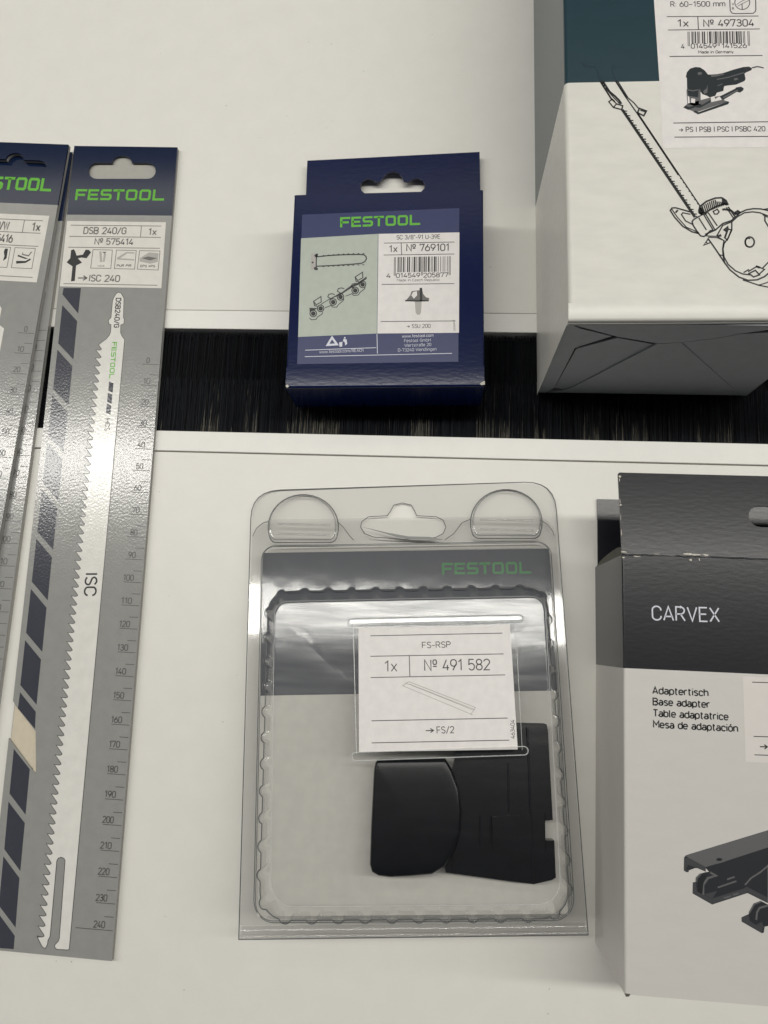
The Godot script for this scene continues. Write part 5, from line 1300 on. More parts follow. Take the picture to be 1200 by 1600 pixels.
	put(w, "guide_drawing", "ink_black", 78.050, [
		["l", 0.65, [-33.02, 4.36, -31.23, 0.9, -29.08, -3.08, -27.84, -4.35]],
		["l", 0.78, [-32.13, 4.35, -29.67, -0.2, -27.81, -2.02, -26.28, -3.83, -25.52, -5.27]],
		["l", 0.39, [-31.06, 1.44, -28.44, -2.37, -26.6, -4.54, -26.14, -5.26]],
		["l", 0.46, [-29.97, -4.33, -28.77, -3.37, -27.23, -5.25, -28.34, -6.67, -29.97, -4.33]],
		["l", 0.52, [-27.23, -5.25, -25.06, -5.99, -25.39, -7.59, -28.34, -6.67]],
		["l", 0.39, [-32.45, 3.81, -32.14, 3.99]],
		["l", 0.65, [-32.46, 3.09, -31.51, 3.44]],
		["l", 0.65, [-32, 2, -31.21, 2.35]],
		["l", 0.46, [-27.58, 4.29, -24.07, -2.24, -20.13, -8.89, -6.17, -33.76]],
		["l", 0.46, [-26.79, 4.28, -23.14, -2.79, -21, -4.96, -19.48, -7.12]],
		["l", 0.39, [-27.27, 4.11, -23.61, -2.78]],
		["l", 0.58, [-19.17, -7.12, -16.71, -8.21, -17.68, -10.15, -19.82, -8.89, -19.17, -7.12]],
		["l", 0.52, [-18.87, -7.83, -17.03, -8.56]],
		["l", 1.0, [-25.24, -7.59, -0.96, -49.98]],
		["l", 0.42, [-24.96, -8.07, -23.5, -8.24]],
		["l", 0.42, [-24.42, -9.02, -23.47, -9.19]],
		["l", 0.42, [-23.87, -9.97, -22.41, -10.14]],
		["l", 0.42, [-23.33, -10.92, -22.39, -11.08]],
		["l", 0.42, [-22.79, -11.87, -21.33, -12.04]],
		["l", 0.42, [-22.25, -12.82, -21.3, -12.98]],
		["l", 0.42, [-21.7, -13.76, -20.24, -13.93]],
		["l", 0.42, [-21.16, -14.7, -20.22, -14.87]],
		["l", 0.42, [-20.62, -15.65, -19.17, -15.81]],
		["l", 0.42, [-20.09, -16.59, -19.15, -16.75]],
		["l", 0.42, [-19.55, -17.53, -18.09, -17.69]],
		["l", 0.42, [-19.01, -18.46, -18.07, -18.62]],
		["l", 0.42, [-18.47, -19.4, -17.02, -19.56]],
		["l", 0.42, [-17.94, -20.34, -17, -20.49]],
		["l", 0.42, [-17.4, -21.27, -15.95, -21.43]],
		["l", 0.42, [-16.87, -22.2, -15.93, -22.36]],
		["l", 0.42, [-16.34, -23.13, -14.89, -23.29]],
		["l", 0.42, [-15.8, -24.06, -14.87, -24.22]],
		["l", 0.42, [-15.27, -24.99, -13.83, -25.15]],
		["l", 0.42, [-14.74, -25.92, -13.81, -26.07]],
		["l", 0.42, [-14.21, -26.84, -12.77, -27]],
		["l", 0.42, [-13.68, -27.77, -12.75, -27.92]],
		["l", 0.42, [-13.15, -28.69, -11.72, -28.85]],
		["l", 0.42, [-12.63, -29.61, -11.7, -29.76]],
		["l", 0.42, [-12.1, -30.53, -10.66, -30.68]],
		["l", 0.42, [-11.57, -31.45, -10.65, -31.6]],
		["l", 0.42, [-11.05, -32.36, -9.61, -32.52]],
		["l", 0.42, [-10.52, -33.28, -9.6, -33.43]],
		["l", 0.42, [-10, -34.19, -8.57, -34.35]],
		["l", 0.42, [-9.48, -35.11, -8.55, -35.26]],
		["l", 0.42, [-8.95, -36.02, -7.53, -36.17]],
		["l", 0.42, [-8.43, -36.93, -7.51, -37.08]],
		["l", 0.42, [-7.91, -37.84, -6.49, -37.99]],
		["l", 0.42, [-7.39, -38.75, -6.47, -38.9]],
		["l", 0.42, [-6.87, -39.65, -5.45, -39.8]],
		["l", 0.42, [-6.35, -40.56, -5.44, -40.71]],
		["l", 0.42, [-5.84, -41.46, -4.42, -41.61]],
		["l", 0.42, [-5.32, -42.36, -4.41, -42.51]],
		["l", 0.42, [-4.8, -43.26, -3.39, -43.41]],
		["l", 0.42, [-4.29, -44.16, -3.38, -44.31]],
		["l", 0.42, [-3.77, -45.06, -2.36, -45.21]],
		["l", 0.42, [-3.26, -45.96, -2.35, -46.1]],
		["l", 0.42, [-2.75, -46.85, -1.34, -47]],
		["l", 0.42, [-2.24, -47.75, -1.33, -47.89]],
		["l", 0.42, [-1.72, -48.64, -0.32, -48.78]],
		["l", 0.42, [-1.21, -49.53, -0.31, -49.68]],
		["l", 0.45, [-19.82, -8.89, 0.78, -45.54]],
		["l", 0.45, [-19.34, -9.75, -19.75, -9.98]],
		["l", 0.45, [-18.38, -11.46, -18.79, -11.69]],
		["l", 0.45, [-17.42, -13.17, -17.83, -13.39]],
		["l", 0.45, [-16.46, -14.87, -16.87, -15.1]],
		["l", 0.45, [-15.51, -16.57, -15.92, -16.79]],
		["l", 0.45, [-14.56, -18.26, -14.96, -18.49]],
		["l", 0.45, [-13.61, -19.95, -14.01, -20.17]],
		["l", 0.45, [-12.66, -21.63, -13.07, -21.86]],
		["l", 0.45, [-11.72, -23.31, -12.12, -23.54]],
		["l", 0.45, [-10.77, -24.99, -11.18, -25.21]],
		["l", 0.45, [-9.84, -26.66, -10.24, -26.88]],
		["l", 0.45, [-8.9, -28.32, -9.3, -28.55]],
		["l", 0.45, [-7.97, -29.98, -8.37, -30.21]],
		["l", 0.45, [-7.03, -31.64, -7.44, -31.86]],
		["l", 0.45, [-6.11, -33.29, -6.51, -33.51]],
		["l", 0.45, [-5.18, -34.94, -5.58, -35.16]],
		["l", 0.45, [-4.25, -36.58, -4.66, -36.81]],
		["l", 0.45, [-3.33, -38.22, -3.73, -38.44]],
		["l", 0.45, [-2.41, -39.86, -2.81, -40.08]],
		["l", 0.45, [-1.5, -41.49, -1.9, -41.71]],
		["l", 0.45, [-0.58, -43.11, -0.98, -43.33]],
		["l", 0.45, [0.33, -44.73, -0.07, -44.95]],
	])
	put(w, "guide_drawing", "ink_black", 78.050, [
		["l", 0.55, [-2.59, -47.9, -7.49, -46.35, -8.73, -46.45, -9.31, -47.39, -7.9, -49.99, -5.22, -53.43, -2.2, -55.48, 0.23, -56.16]],
		["l", 0.39, [-8.75, -46.94, -6.97, -49.98, -3.99, -53.77, 0.09, -55.75]],
		["l", 0.46, [-2.47, -48.87, -5.07, -48.25, -5.55, -48.94, -4.23, -51.36, -1.81, -52.73]],
		["l", 0.65, [-7.54, -48.25, -6.74, -47.21]],
		["l", 0.52, [-1.45, -50.84, -2.03, -51.7, -1.67, -53.08, -0.36, -55.48, 0.66, -57.01, 1.72, -57.25, 2.66, -56.77, 3.94, -55.12, 5.17, -54.78]],
		["l", 0.52, [-1.45, -50.84, 0.12, -49.8, 3.56, -48.07, 2.3, -48.94]],
		["l", 0.46, [0.27, -50.15, 2.72, -54.78]],
		["l", 0.46, [2, -48.94, 4.87, -54.61]],
		["l", 0.46, [2.62, -48.66, 5.54, -54.6]],
		["l", 0.46, [3.56, -48.24, 6.45, -53.23]],
		["l", 0.55, [2.21, -56.5, 5.78, -54.77, 8.32, -52.37, 11.42, -51.16, 12.38, -49.96]],
		["l", 0.55, [10.39, -45.99, 12.69, -49.96]],
		["l", 0.46, [9.77, -46.16, 11.92, -50.13]],
		["l", 0.46, [5.27, -47.72, 6.68, -46.93, 7.26, -47.89, 6.61, -48.76, 5.69, -48.76, 5.27, -47.72]],
		["l", 0.78, [8.36, -47.13, 9.13, -46.92, 11.26, -47.37, 13.03, -48.92]],
		["p", [12.62, -47.72, 13.41, -47.27, 14.29, -48.23, 13.33, -49.09, 12.43, -48.75]],
		["l", 0.52, [13.41, -47.27, 14.59, -48.23]],
		["l", 0.65, [0.44, -47.55, 0.87, -45.82, 3.09, -43.91, 6.21, -42.62, 8.37, -42.52, 9.72, -43.56, 10.42, -45.3]],
		["l", 0.58, [0.49, -47.9, 1.38, -48.87, 3.58, -47.55, 6.72, -45.65, 9.21, -44.95, 10.11, -45.3]],
		["l", 0.65, [0.44, -47.55, 0.54, -48.25, 1.38, -48.94]],
		["l", 0.44, [0.86, -45.99, 1.7, -48.52]],
		["l", 0.44, [1.51, -45.58, 2.29, -48.27]],
		["l", 0.44, [2.17, -45.17, 2.88, -48.03]],
		["l", 0.44, [2.82, -44.77, 3.47, -47.78]],
		["l", 0.44, [3.47, -44.4, 4.06, -47.53]],
		["l", 0.44, [4.12, -44.07, 4.66, -47.28]],
		["l", 0.44, [4.77, -43.76, 5.25, -47.04]],
		["l", 0.44, [5.41, -43.49, 5.84, -46.79]],
		["l", 0.44, [6.06, -43.26, 6.43, -46.54]],
		["l", 0.44, [6.67, -43.93, 7.02, -46.29]],
		["l", 0.44, [7.31, -43.98, 7.61, -46.05]],
		["l", 0.44, [7.94, -44.07, 8.2, -45.8]],
		["l", 0.44, [8.57, -44.22, 8.79, -45.55]],
		["l", 0.44, [9.2, -44.39, 9.38, -45.3]],
		["l", 0.44, [9.83, -44.6, 9.97, -45.06]],
		["p", [8.37, -42.69, 9.57, -43.56, 10.18, -45.19, 9.21, -44.95, 8.28, -45.12]],
		["p", [0.51, -47.21, 1.48, -45.82, 2.33, -48.24, 1.23, -48.76]],
		["l", 0.55, [12.37, -50.3, 14.29, -48.23, 16.47, -47.13, 18.93, -46.68, 21.37, -46.78, 23.78, -47.36, 26.42, -49.25]],
		["l", 0.49, [11.4, -51.68, 13.31, -49.78, 15.81, -48.23, 18.57, -47.88, 21, -48.22, 23.68, -49.42]],
		["l", 0.49, [11.4, -51.68, 11.29, -54.42, 9.94, -57.83, 8.49, -59.88, 8.02, -61.92, 8.3, -64.96, 9.56, -67.65, 11.89, -69.98, 14.25, -71.13, 16.64, -71.45]],
		["l", 0.55, [3.08, -57.86, 5.53, -61.93, 8.38, -66.98, 10.09, -69.66, 13, -72.31, 15.96, -73.46, 18.96, -73.27, 21.41, -72.08, 25.47, -68.55]],
		["l", 0.46, [14.16, -73.3, 19.47, -75.25, 22.43, -75.89, 25.13, -75.54]],
		["l", 0.39, [19.17, -75.26, 21.3, -74.58, 25.26, -72.88]],
		["l", 0.39, [3.24, -57.52, 6.29, -57.68, 8.39, -58.69]],
		["l", 0.46, [8.54, -58.52, 7.96, -61.92, 8.01, -64.63, 8.38, -66.98]],
		["l", 0.39, [6.52, -64.03, 8.02, -64.36]],
		["l", 0.39, [2.65, -57.01, 6.31, -57.17, 8.09, -58.52]],
		["l", 0.46, [3.22, -58.2, 1.61, -60.59, 3.78, -59.56]],
		["l", 0.39, [2.57, -59.4, 2.86, -59.9]],
		["p", [8.23, -54.77, 10.12, -53.05, 10.36, -54.76, 9.12, -55.45]],
		["p", [9.45, -54.76, 10.11, -55.04, 9.19, -57.67, 8.58, -57.5]],
		["l", 0.46, [10.07, -54.42, 11.28, -54.76, 9.61, -58.52, 8.58, -57.5]],
		["p", [6.17, -56.82, 7.56, -56.31, 7.83, -57.16, 6.6, -57.51]],
		["l", 0.46, [6.16, -57, 8.29, -53.05, 11.4, -51.68]],
		["l", 0.58, [18.62, -59.26, 18.52, -59.85, 18.28, -60.38, 17.93, -60.8, 17.5, -61.07, 17.03, -61.17, 16.56, -61.08, 16.15, -60.81, 15.83, -60.39, 15.64, -59.86, 15.59, -59.27, 15.69, -58.69, 15.93, -58.16, 16.28, -57.73, 16.72, -57.46, 17.19, -57.37, 17.65, -57.46, 18.06, -57.73, 18.38, -58.15, 18.57, -58.68, 18.62, -59.26]],
		["l", 0.39, [17.22, -60.91, 16.89, -61.09, 16.55, -61.13, 16.22, -61.02, 15.93, -60.78, 15.71, -60.43, 15.58, -59.99, 15.55, -59.51, 15.62, -59.03, 15.79, -58.59, 16.04, -58.24, 16.35, -57.99, 16.69, -57.88, 17.03, -57.92, 17.34, -58.09]],
		["l", 0.46, [16.09, -70.29, 17.64, -69.27, 19.19, -68.26, 21.54, -69.41, 19.65, -71.26]],
		["l", 0.52, [16.36, -70.95, 18.52, -69.77, 19.79, -71.43, 17.81, -72.21, 16.36, -70.95]],
		["l", 0.78, [18.73, -68.26, 20.06, -68.75]],
		["l", 0.46, [14.57, -70.63, 16.43, -69.45]],
		["l", 0.46, [21.88, -48.91, 23.65, -49.94]],
		["l", 0.52, [22.62, -49.25, 22.53, -51.31, 23.91, -54.04]],
		["l", 0.46, [22.27, -47.02, 23.81, -46.67, 26.52, -47.19]],
		["l", 0.46, [20.96, -68.92, 22.85, -66.89, 24.77, -64.53]],
	])


func adapter_box() -> void:
	var t := thing("adapter_box", "black and white carton with torn fold and print of a black base plate", "box", 138.0, -38.0)
	var w := sleeve(t, "white_wall", "adapter_white", [-69.5, 32.3, 70.5, 32.1, 69.3, -75.3, -70.7, -74], 45.5, 0.9)
	var u := sleeve(t, "black_wall", "carton_black", [-69.5, 73, 70.5, 72.6, 70.5, 32.1, -69.5, 32.3], 45.5, 0.9)
	end_flap(t, "near_flap", "adapter_white", Vector2(-70.7, -74), Vector2(69.3, -75.3), 45.5, 0.01, 0.0)
	slab(t, "carton_base", "adapter_white", 0.0, 0.6, [[-69, 73, -70, -73.6, 70, -74.6, 70, 72]])
	adapter_top(t)
	put(u, "lettering", "print_pale", 45.540, [
		["t", "CARVEX", -59.04, 49.78, -35.72, 49.98, 4.88, 0.51],
	])
	put(w, "lettering", "ink_black", 45.540, [
		["t", "Adaptertisch", -59.52, 23.87, -40.5, 23.9, 2.29, 0.46],
		["t", "Base adapter", -59.47, 20.02, -40.09, 19.95, 2.28, 0.46],
		["t", "Table adaptatrice", -59.48, 16.11, -33.96, 16.03, 2.27, 0.45],
		["t", "Mesa de adaptación", -59.5, 12.3, -30.86, 12.26, 2.26, 0.45],
	])
	var l := put(w, "label", "adapter_label", 45.540, [
		["p", [-28.31, 31.19, 10.04, 31.37, 8.12, 2.49, -28.57, 2.27]],
	])
	put(l, "lettering", "ink_black", 45.570, [
		["l", 0.28, [-25.25, 29.33, 9.95, 30]],
		["l", 0.28, [-25.51, 10.9, 8.73, 11.64]],
		["l", 0.28, [-25.51, 4.75, 8.31, 5.4]],
		["t", "→", -23.55, 6.65, -21.06, 6.71, 2.28, 0.39],
	])
	put(w, "worn_corner", "inner_board", 45.530, [
		["p", [-70.86, -73.67, -68.89, -73.73, -69.31, -74.54, -70.36, -74.7]],
	])
	put(w, "plate_print", "print_dark", 45.545, [
		["p", [-50.3, -30.13, -49.72, -29.41, -48.14, -28.77, -22.11, -19.71, -2.16, -13.43, -3.25, -31.43, -22.63, -30.68, -23.2, -42.92, -29.74, -40.12, -41.47, -44.44, -47.81, -41.35, -47.62, -37.79, -46.57, -37.64, -46.39, -36.15, -45.22, -34.99, -43.23, -34.34, -42.1, -34.13, -43.46, -32.86, -46.72, -33.32, -48.72, -34.12, -48.94, -34.67, -49.73, -34.72, -50.5, -34.22]],
		["p", [-32.06, -47.84, -29.6, -46.63, -29.48, -45.83, -27.79, -43.33, -25.4, -42.39, -23.22, -43.32, -4.06, -44.77, -4.53, -52.66, -23.54, -49.95, -24.65, -50.28, -25.02, -52.14, -25.71, -52.32, -32.06, -49.17]],
	])
	put(w, "plate_print", "adapter_white", 45.560, [
		["p", [-48.81, -34.12, -46.72, -33.24, -45.18, -33.5, -43.78, -34.04, -45.22, -34.99, -46.39, -36.15, -46.57, -37.64, -48.13, -37.87, -48.94, -34.67]],
	])
	put(w, "plate_print", "print_soft", 45.560, [
		["p", [-49.72, -29.6, -48.14, -28.77, -22.11, -19.76, -22.37, -25.24, -36.91, -30.57, -43.18, -32.71, -48.88, -30.05]],
		["l", 0.5, [-30.47, -37.62, -28.42, -35.34, -25.26, -33.27, -22.65, -31.09]],
		["l", 0.7, [-44.32, -41.67, -44.21, -38.44, -42.59, -36.19, -39.89, -35.22, -41.82, -34.31]],
		["l", 0.6, [-46.43, -37.63, -46.34, -36.41, -44.94, -34.98]],
		["l", 0.5, [-39.46, -38.96, -33.22, -36.57]],
		["l", 0.5, [-36.28, -36.22, -33.78, -35.26]],
		["l", 0.6, [-27.27, -48.34, -26.94, -45.93, -26.05, -44.55, -23.24, -43.58]],
		["l", 0.5, [-29.51, -46.36, -27.8, -43.47, -25.4, -42.44]],
	])
	put(w, "plate_print", "print_mid", 45.562, [
		["p", [-50.3, -30.13, -48.89, -30.18, -43.18, -32.71, -43.23, -34.2, -46.85, -32.92, -49.37, -32.25, -49, -34.13, -49.73, -34.72, -50.42, -34.22]],
		["p", [-47.62, -37.98, -46.58, -37.78, -46.3, -40.72, -41.55, -42.58, -30.79, -38.71, -29.93, -38.12, -29.73, -39.98, -41.47, -44.31, -47.73, -41.29]],
		["p", [-44.17, -41.4, -39.64, -40.05, -41.41, -42.57]],
		["p", [-32.01, -47.97, -29.74, -46.77, -29.41, -48.74, -27.39, -49.93, -25.55, -48.76, -24.93, -50.3, -25.71, -52.19, -32.06, -49.17]],
		["p", [-29.93, -38.12, -23.12, -41.18, -23.2, -42.78, -29.59, -39.97]],
	])
	put(w, "plate_print", "ink_black", 45.570, [
		["p", [-37.62, -29.99, -37.76, -30.24, -38.14, -30.44, -38.65, -30.54, -39.16, -30.5, -39.52, -30.35, -39.65, -30.11, -39.5, -29.85, -39.13, -29.65, -38.62, -29.56, -38.11, -29.59, -37.74, -29.75, -37.62, -29.99]],
		["l", 0.4, [-49.4, -33.07, -49.43, -34.16]],
		["p", [-46, -37.2, -44.68, -35.5, -42.98, -35.13, -44.2, -38.17, -44.59, -41.42, -45.97, -40.7]],
	])
	put(w, "plate_print", "print_soft", 45.575, [
		["p", [-38.04, -42.09, -35.07, -41.11, -35.23, -41.52, -37.07, -42.3]],
		["p", [-34.64, -40.82, -32.66, -40.16, -32.82, -40.71, -34.38, -41.2]],
		["l", 0.4, [-40.01, -30.89, -39.47, -31.27, -36.9, -30.44]],
	])


func blister_pack() -> void:
	var t := thing("blister_pack", "clear plastic blister pack with grey header card and white label", "package", -8, -115, 21.5)
	t.rotation.x = -0.11519
	var back_edge := rounded([59.25, 188.44, -74.45, 180.17, -61.45, 2.25, 68.54, 11.8], [9.0, 9.0, 1.0, 1.0])
	var flange_edge := rounded([58.88, 172.48, -72.37, 166.66, -61.57, 7.13, 67.86, 16.33], [9.0, 9.0, 1.0, 1.0])
	var base_edge := rounded([57.07, 161.04, -67.23, 154.91, -56.27, 8.32, 63.9, 16.51], [6.0, 6.0, 8.0, 8.0])
	var dome_edge := rounded([54.19, 140.19, -61.28, 134, -53.13, 10.44, 61.32, 18.25], [8.0, 8.0, 10.0, 10.0])
	var dome_face := rounded([52.67, 135.35, -56.8, 128.88, -48.12, 16.54, 57.16, 23.7], [6.0, 6.0, 9.0, 9.0])
	var g := Geo.new()
	fill(g, pts([-6.77, 184.36, -61.47, 180.98, -65.41, 180.37, -68.57, 179.09, -70.97, 177.13, -72.58, 174.5, -73.43, 171.19, -73.5, 167.21, -61.45, 2.25, -6.77, 6.26, -5.75, 160.12, -18.53, 160.65, -22.68, 162.08, -24.6, 165.03, -24.15, 167.46, -21.35, 169.74, -13.18, 170.48, -12.09, 172.1, -10.48, 175.45, -6.77, 176.54]), 0.0)
	fill(g, pts([-6.77, 6.26, 68.54, 11.8, 59.93, 175.46, 59.36, 179.4, 58.11, 182.58, 56.18, 184.99, 53.56, 186.64, 50.26, 187.52, 46.27, 187.64, -6.77, 184.36, -6.77, 176.54, -2.88, 175.68, -1.01, 172.44, -0.37, 170.88, 8.35, 170.66, 11.28, 169.18, 12.51, 166.21, 11.43, 163.18, 8.04, 161.28, -5.75, 160.12]), 0.0)
	var bs := part("back_sheet", g, M["clear_sheet"], t)
	edge_line(bs, [-6.77, 6.26, 68.54, 11.8, 59.93, 175.46, 59.36, 179.4, 58.11, 182.58, 56.18, 184.99, 53.56, 186.64, 50.26, 187.52, 46.27, 187.64, -6.77, 184.36, -61.47, 180.98, -65.41, 180.37, -68.57, 179.09, -70.97, 177.13, -72.58, 174.5, -73.43, 171.19, -73.5, 167.21, -61.45, 2.25, -6.77, 6.26], 0.0, 0.2)
	edge_line(bs, [-6.77, 176.54, -10.48, 175.45, -12.09, 172.1, -13.18, 170.48, -21.35, 169.74, -24.15, 167.46, -24.6, 165.03, -22.68, 162.08, -18.53, 160.65, -5.75, 160.12, -5.75, 160.12, 8.04, 161.28, 11.43, 163.18, 12.51, 166.21, 11.28, 169.18, 8.35, 170.66, -0.37, 170.88, -1.01, 172.44, -2.88, 175.68, -6.77, 176.54], 0.0, 0.17)
	var tray := Geo.new()
	loft(tray, [[inward(base_edge, 1.0), -0.3], [inward(base_edge, 4.0), tray_depth(inward(base_edge, 4.0), 21.5, 0.11519)]])
	part("back_tray", tray, M["clear_sheet"], t)
	var card := slab(t, "insert_card", "insert_white", 0.5, 1.0, [[-66.53, 151.66, 56.4, 157.8, 61.29, 18.59, -54.92, 10.68]])
	var hp := put(card, "header_print", "insert_grey", 1.100, [
		["p", [-66.53, 151.66, 56.4, 157.8, 58.8, 99.13, -61.55, 91.66]],
	])
	put(hp, "logo_lettering", "logo_green_dark", 1.130, [
		["f", "FESTOOL", 11.31, 144.86, 48.34, 146.65, 5.09, 1.02],
	])
	var sh := Geo.new()
	loft(sh, [[flange_edge, 0.6], [base_edge, 0.6]])
	part("flange", sh, M["clear_film"], t)
	var front := Geo.new()
	loft(front, [[base_edge, 0.6], [inward(base_edge, 0.1), 0.75], [inward(base_edge, 0.75), 3.1], [inward(base_edge, 0.95), 3.45], [inward(base_edge, 1.35), 3.5]])
	var both := resample(dome_edge, dome_face, 720)
	var low: PackedVector2Array = both[0]
	var high: PackedVector2Array = both[1]
	loft(front, [[resample(inward(base_edge, 1.35), base_edge, 720)[0], 3.5], [scalloped(inward(low, -0.5), 1.3, 46), 3.5]])
	var dome := Geo.new()
	loft(dome, [[scalloped(inward(low, -0.5), 1.3, 46), 3.5], [scalloped(inward(low, -0.1), 1.35, 46), 3.8], [scalloped(blend(low, high, 0.5), 1.2, 46), 9.0], [scalloped(blend(low, high, 0.8), 0.8, 46), 12.2], [high, 14.0], [inward(high, 0.5), 14.75], [inward(high, 1.3), 15.0]])
	dome_cap(dome, inward(dome_face, 1.3))
	part("shell_step", front, M["clear_film"], t)
	var cap := part("dome", dome, M["dome_film"], t)
	edge_line(cap, flat_list(scalloped(inward(low, -0.5), 1.3, 46)), 3.6, 0.2)
	edge_line(cap, flat_list(inward(high, 0.5)), 14.7, 0.12, "glint_rim")  # pale cord paints the highlight round the dome face
	edge_line(cap, flat_list(base_edge), 0.7, 0.16)
	edge_line(cap, flat_list(inward(base_edge, 1.2)), 3.4, 0.13)
	var l := put(t, "label", "label_white", 15.350, [
		["p", [-21.44, 119.1, 38.48, 122.76, 41.32, 75.98, -18.46, 72.1]],
	])
	put(l, "lettering", "ink", 15.380, [
		["l", 0.3, [-16.48, 116.13, 35.49, 119.31]],
		["l", 0.3, [-16.05, 108.12, 35.94, 111.25]],
		["l", 0.3, [-15.49, 99.94, 36.57, 103.26]],
		["l", 0.3, [-0.76, 108.89, -0.2, 100.91]],
		["l", 0.3, [-14.31, 83.73, 37.56, 87.18]],
		["l", 0.3, [-13.82, 75.64, 38.1, 79.16]],
		["t", "FS-RSP", 4.28, 112.21, 15.25, 112.92, 2.25, 0.29],
		["t", "1x", -10.1, 102.56, -5.41, 102.83, 3.94, 0.39],
		["t", "Nº 491 582", 5.5, 103.55, 30.72, 104.95, 4.06, 0.43],
		["t", "→", 6.69, 80.14, 9.6, 80.4, 2.34, 0.37],
		["t", "FS/2", 10.94, 80.34, 17.36, 80.83, 2.34, 0.3],
		["t", "463404", 40.2, 79.9, 40.09, 86.59, 1.44, 0.2],
	])
	put(l, "strip_drawing", "ink_light", 15.380, [
		["l", 0.25, [-0.57, 99.07, 25.34, 90.51]],
		["l", 0.25, [-1.79, 98.53, 25.11, 89.72]],
		["l", 0.2, [-2.99, 97.44, 24.34, 87.74]],
		["l", 0.2, [-0.22, 98.17, 24.63, 89.41]],
		["l", 0.25, [-0.57, 99.07, -2.99, 97.32]],
		["l", 0.2, [25.34, 90.51, 23.43, 87.69]],
	])
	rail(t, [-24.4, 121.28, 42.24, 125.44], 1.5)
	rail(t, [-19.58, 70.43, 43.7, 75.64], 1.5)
	edge_line(l, [-23.58, 120.54, -19.39, 71.36], 15.45, 0.18, "glint_rim")  # highlight lines beside the label, painted as pale cords
	edge_line(l, [40.49, 124.36, 42.99, 75.83], 15.45, 0.12, "glint_rim")
	snap(t, [-35.48, 157.4, -34.58, 159.85, -34.15, 162.44, -34.21, 165.08, -34.76, 167.7, -35.8, 170.21, -37.28, 172.53, -39.17, 174.58, -41.4, 176.29, -43.91, 177.6, -46.61, 178.48, -49.41, 178.88, -52.23, 178.8, -54.96, 178.24, -57.52, 177.2, -59.82, 175.74, -61.79, 173.9, -63.35, 171.74, -64.47, 169.33, -65.11, 166.75, -65.25, 164.1, -64.88, 161.45, -64.03, 158.89, -62.73, 156.5])
	snap(t, [51.8, 162.15, 52.88, 164.62, 53.51, 167.22, 53.65, 169.89, 53.31, 172.53, 52.49, 175.05, 51.21, 177.39, 49.51, 179.46, 47.44, 181.18, 45.08, 182.51, 42.49, 183.4, 39.76, 183.81, 36.99, 183.73, 34.25, 183.16, 31.65, 182.12, 29.28, 180.65, 27.2, 178.8, 25.49, 176.62, 24.2, 174.2, 23.37, 171.6, 23.03, 168.93, 23.19, 166.26, 23.82, 163.68, 24.92, 161.27])
	edge_line(t, [-71.62, 159.12, -70.32, 162.8, -67.59, 165.32, -65.28, 166], 0.7, 0.15)
	edge_line(t, [-34.97, 166.95, -32.12, 164.62, -28.94, 160.51, -27.09, 158.78], 0.7, 0.15)
	edge_line(t, [12.07, 160.07, 16.01, 163.17, 19.36, 168.06, 22.77, 169.73], 0.7, 0.15)
	edge_line(t, [53.02, 170.31, 55.83, 168.61, 58.04, 165.72, 58.68, 163.38], 0.7, 0.15)
	bead(t, [-60.65, 5.45, 67.58, 14.62], 1.5)
	bead(t, [-61.16, 3.27, 68.21, 12.55], 0.8)
	put(t, "gap_shadow", "gap_shadow_grey", 0.900, [  # dark sliver across the hang hole: gap shadow drawn as a grey shape
		["p", [-24.3, 164.87, -19.82, 164.05, -12.78, 162.6, -3.47, 161.23, 5.73, 161.29, 12.42, 160.08, -1.12, 159.88, -8.06, 160.6, -12.75, 161.88]],
	])
	var b := thing("plastic_foot", "black plastic end piece with round step lying inside the blister pack", "plastic piece", -8, -115, 21.5)
	b.rotation.x = -0.11519
	round_block(b, [-11.53, 69.6, 14.37, 71.24, 17.37, 66.91, 19.79, 60.9, 20.87, 52.9, 20.65, 45.61, 19, 39.65, 15.28, 33.64, 10.47, 30.67, 2.11, 29.49, -4.88, 28.76, -9.12, 29.02, -11.64, 30.16, -12.56, 32.68, -12.8, 45.09, -12.78, 65.38, -12.41, 68.17], 1.3, 12.3)
	slab(b, "body", "black_plastic", 1.3, 7.6, [[20.12, 85.3, 52.04, 86.09, 53.36, 85.72, 53.84, 83.31, 55.14, 51.25, 52.29, 50.9, 52.34, 44.12, 55.58, 44.17, 55.92, 31.64, 54.44, 30.72, 47.81, 28.93, 39.43, 29.4, 15.45, 31.04, 13.56, 49.33, 17.5, 68.09]])
	slab(b, "raised_face", "black_plastic", 7.6, 8.6, [[23.13, 83.99, 45.02, 84.68, 47.19, 53.84, 48.17, 29.91, 40.83, 30.12, 18.27, 31.85, 17.63, 61.84]])
	rib_bar(b, [38.37, 70.54, 38.73, 53.39], 8.5)
	rib_bar(b, [27.96, 51.46, 28.07, 41.45], 8.5)
	rib_bar(b, [31.91, 51.67, 32.12, 42.01], 8.5)
	rib_bar(b, [39.58, 38.81, 40.28, 31.05], 8.5)
	rib_bar(b, [45.75, 84.35, 47.47, 29.55], 8.5)
	slab(b, "clip", "black_plastic", 7.6, 9.2, [[32.28, 51.36, 46.61, 52.8, 47.07, 40.54, 33.07, 39.1]])
	slab(b, "catch", "black_plastic", 7.6, 8.4, [[52.33, 54.12, 53.76, 54.2, 53.71, 51.11, 52.29, 51.03], [52.47, 43.87, 53.74, 43.94, 53.69, 40.26, 52.42, 40.19]])
	for side in 7:
		rib_bar(b, [-10.72 + 0.0, 63.76 - side * 4.4, -10.87, 63.75 - side * 4.4 - 3.2], 11.4)


# ---------- smaller builders ----------

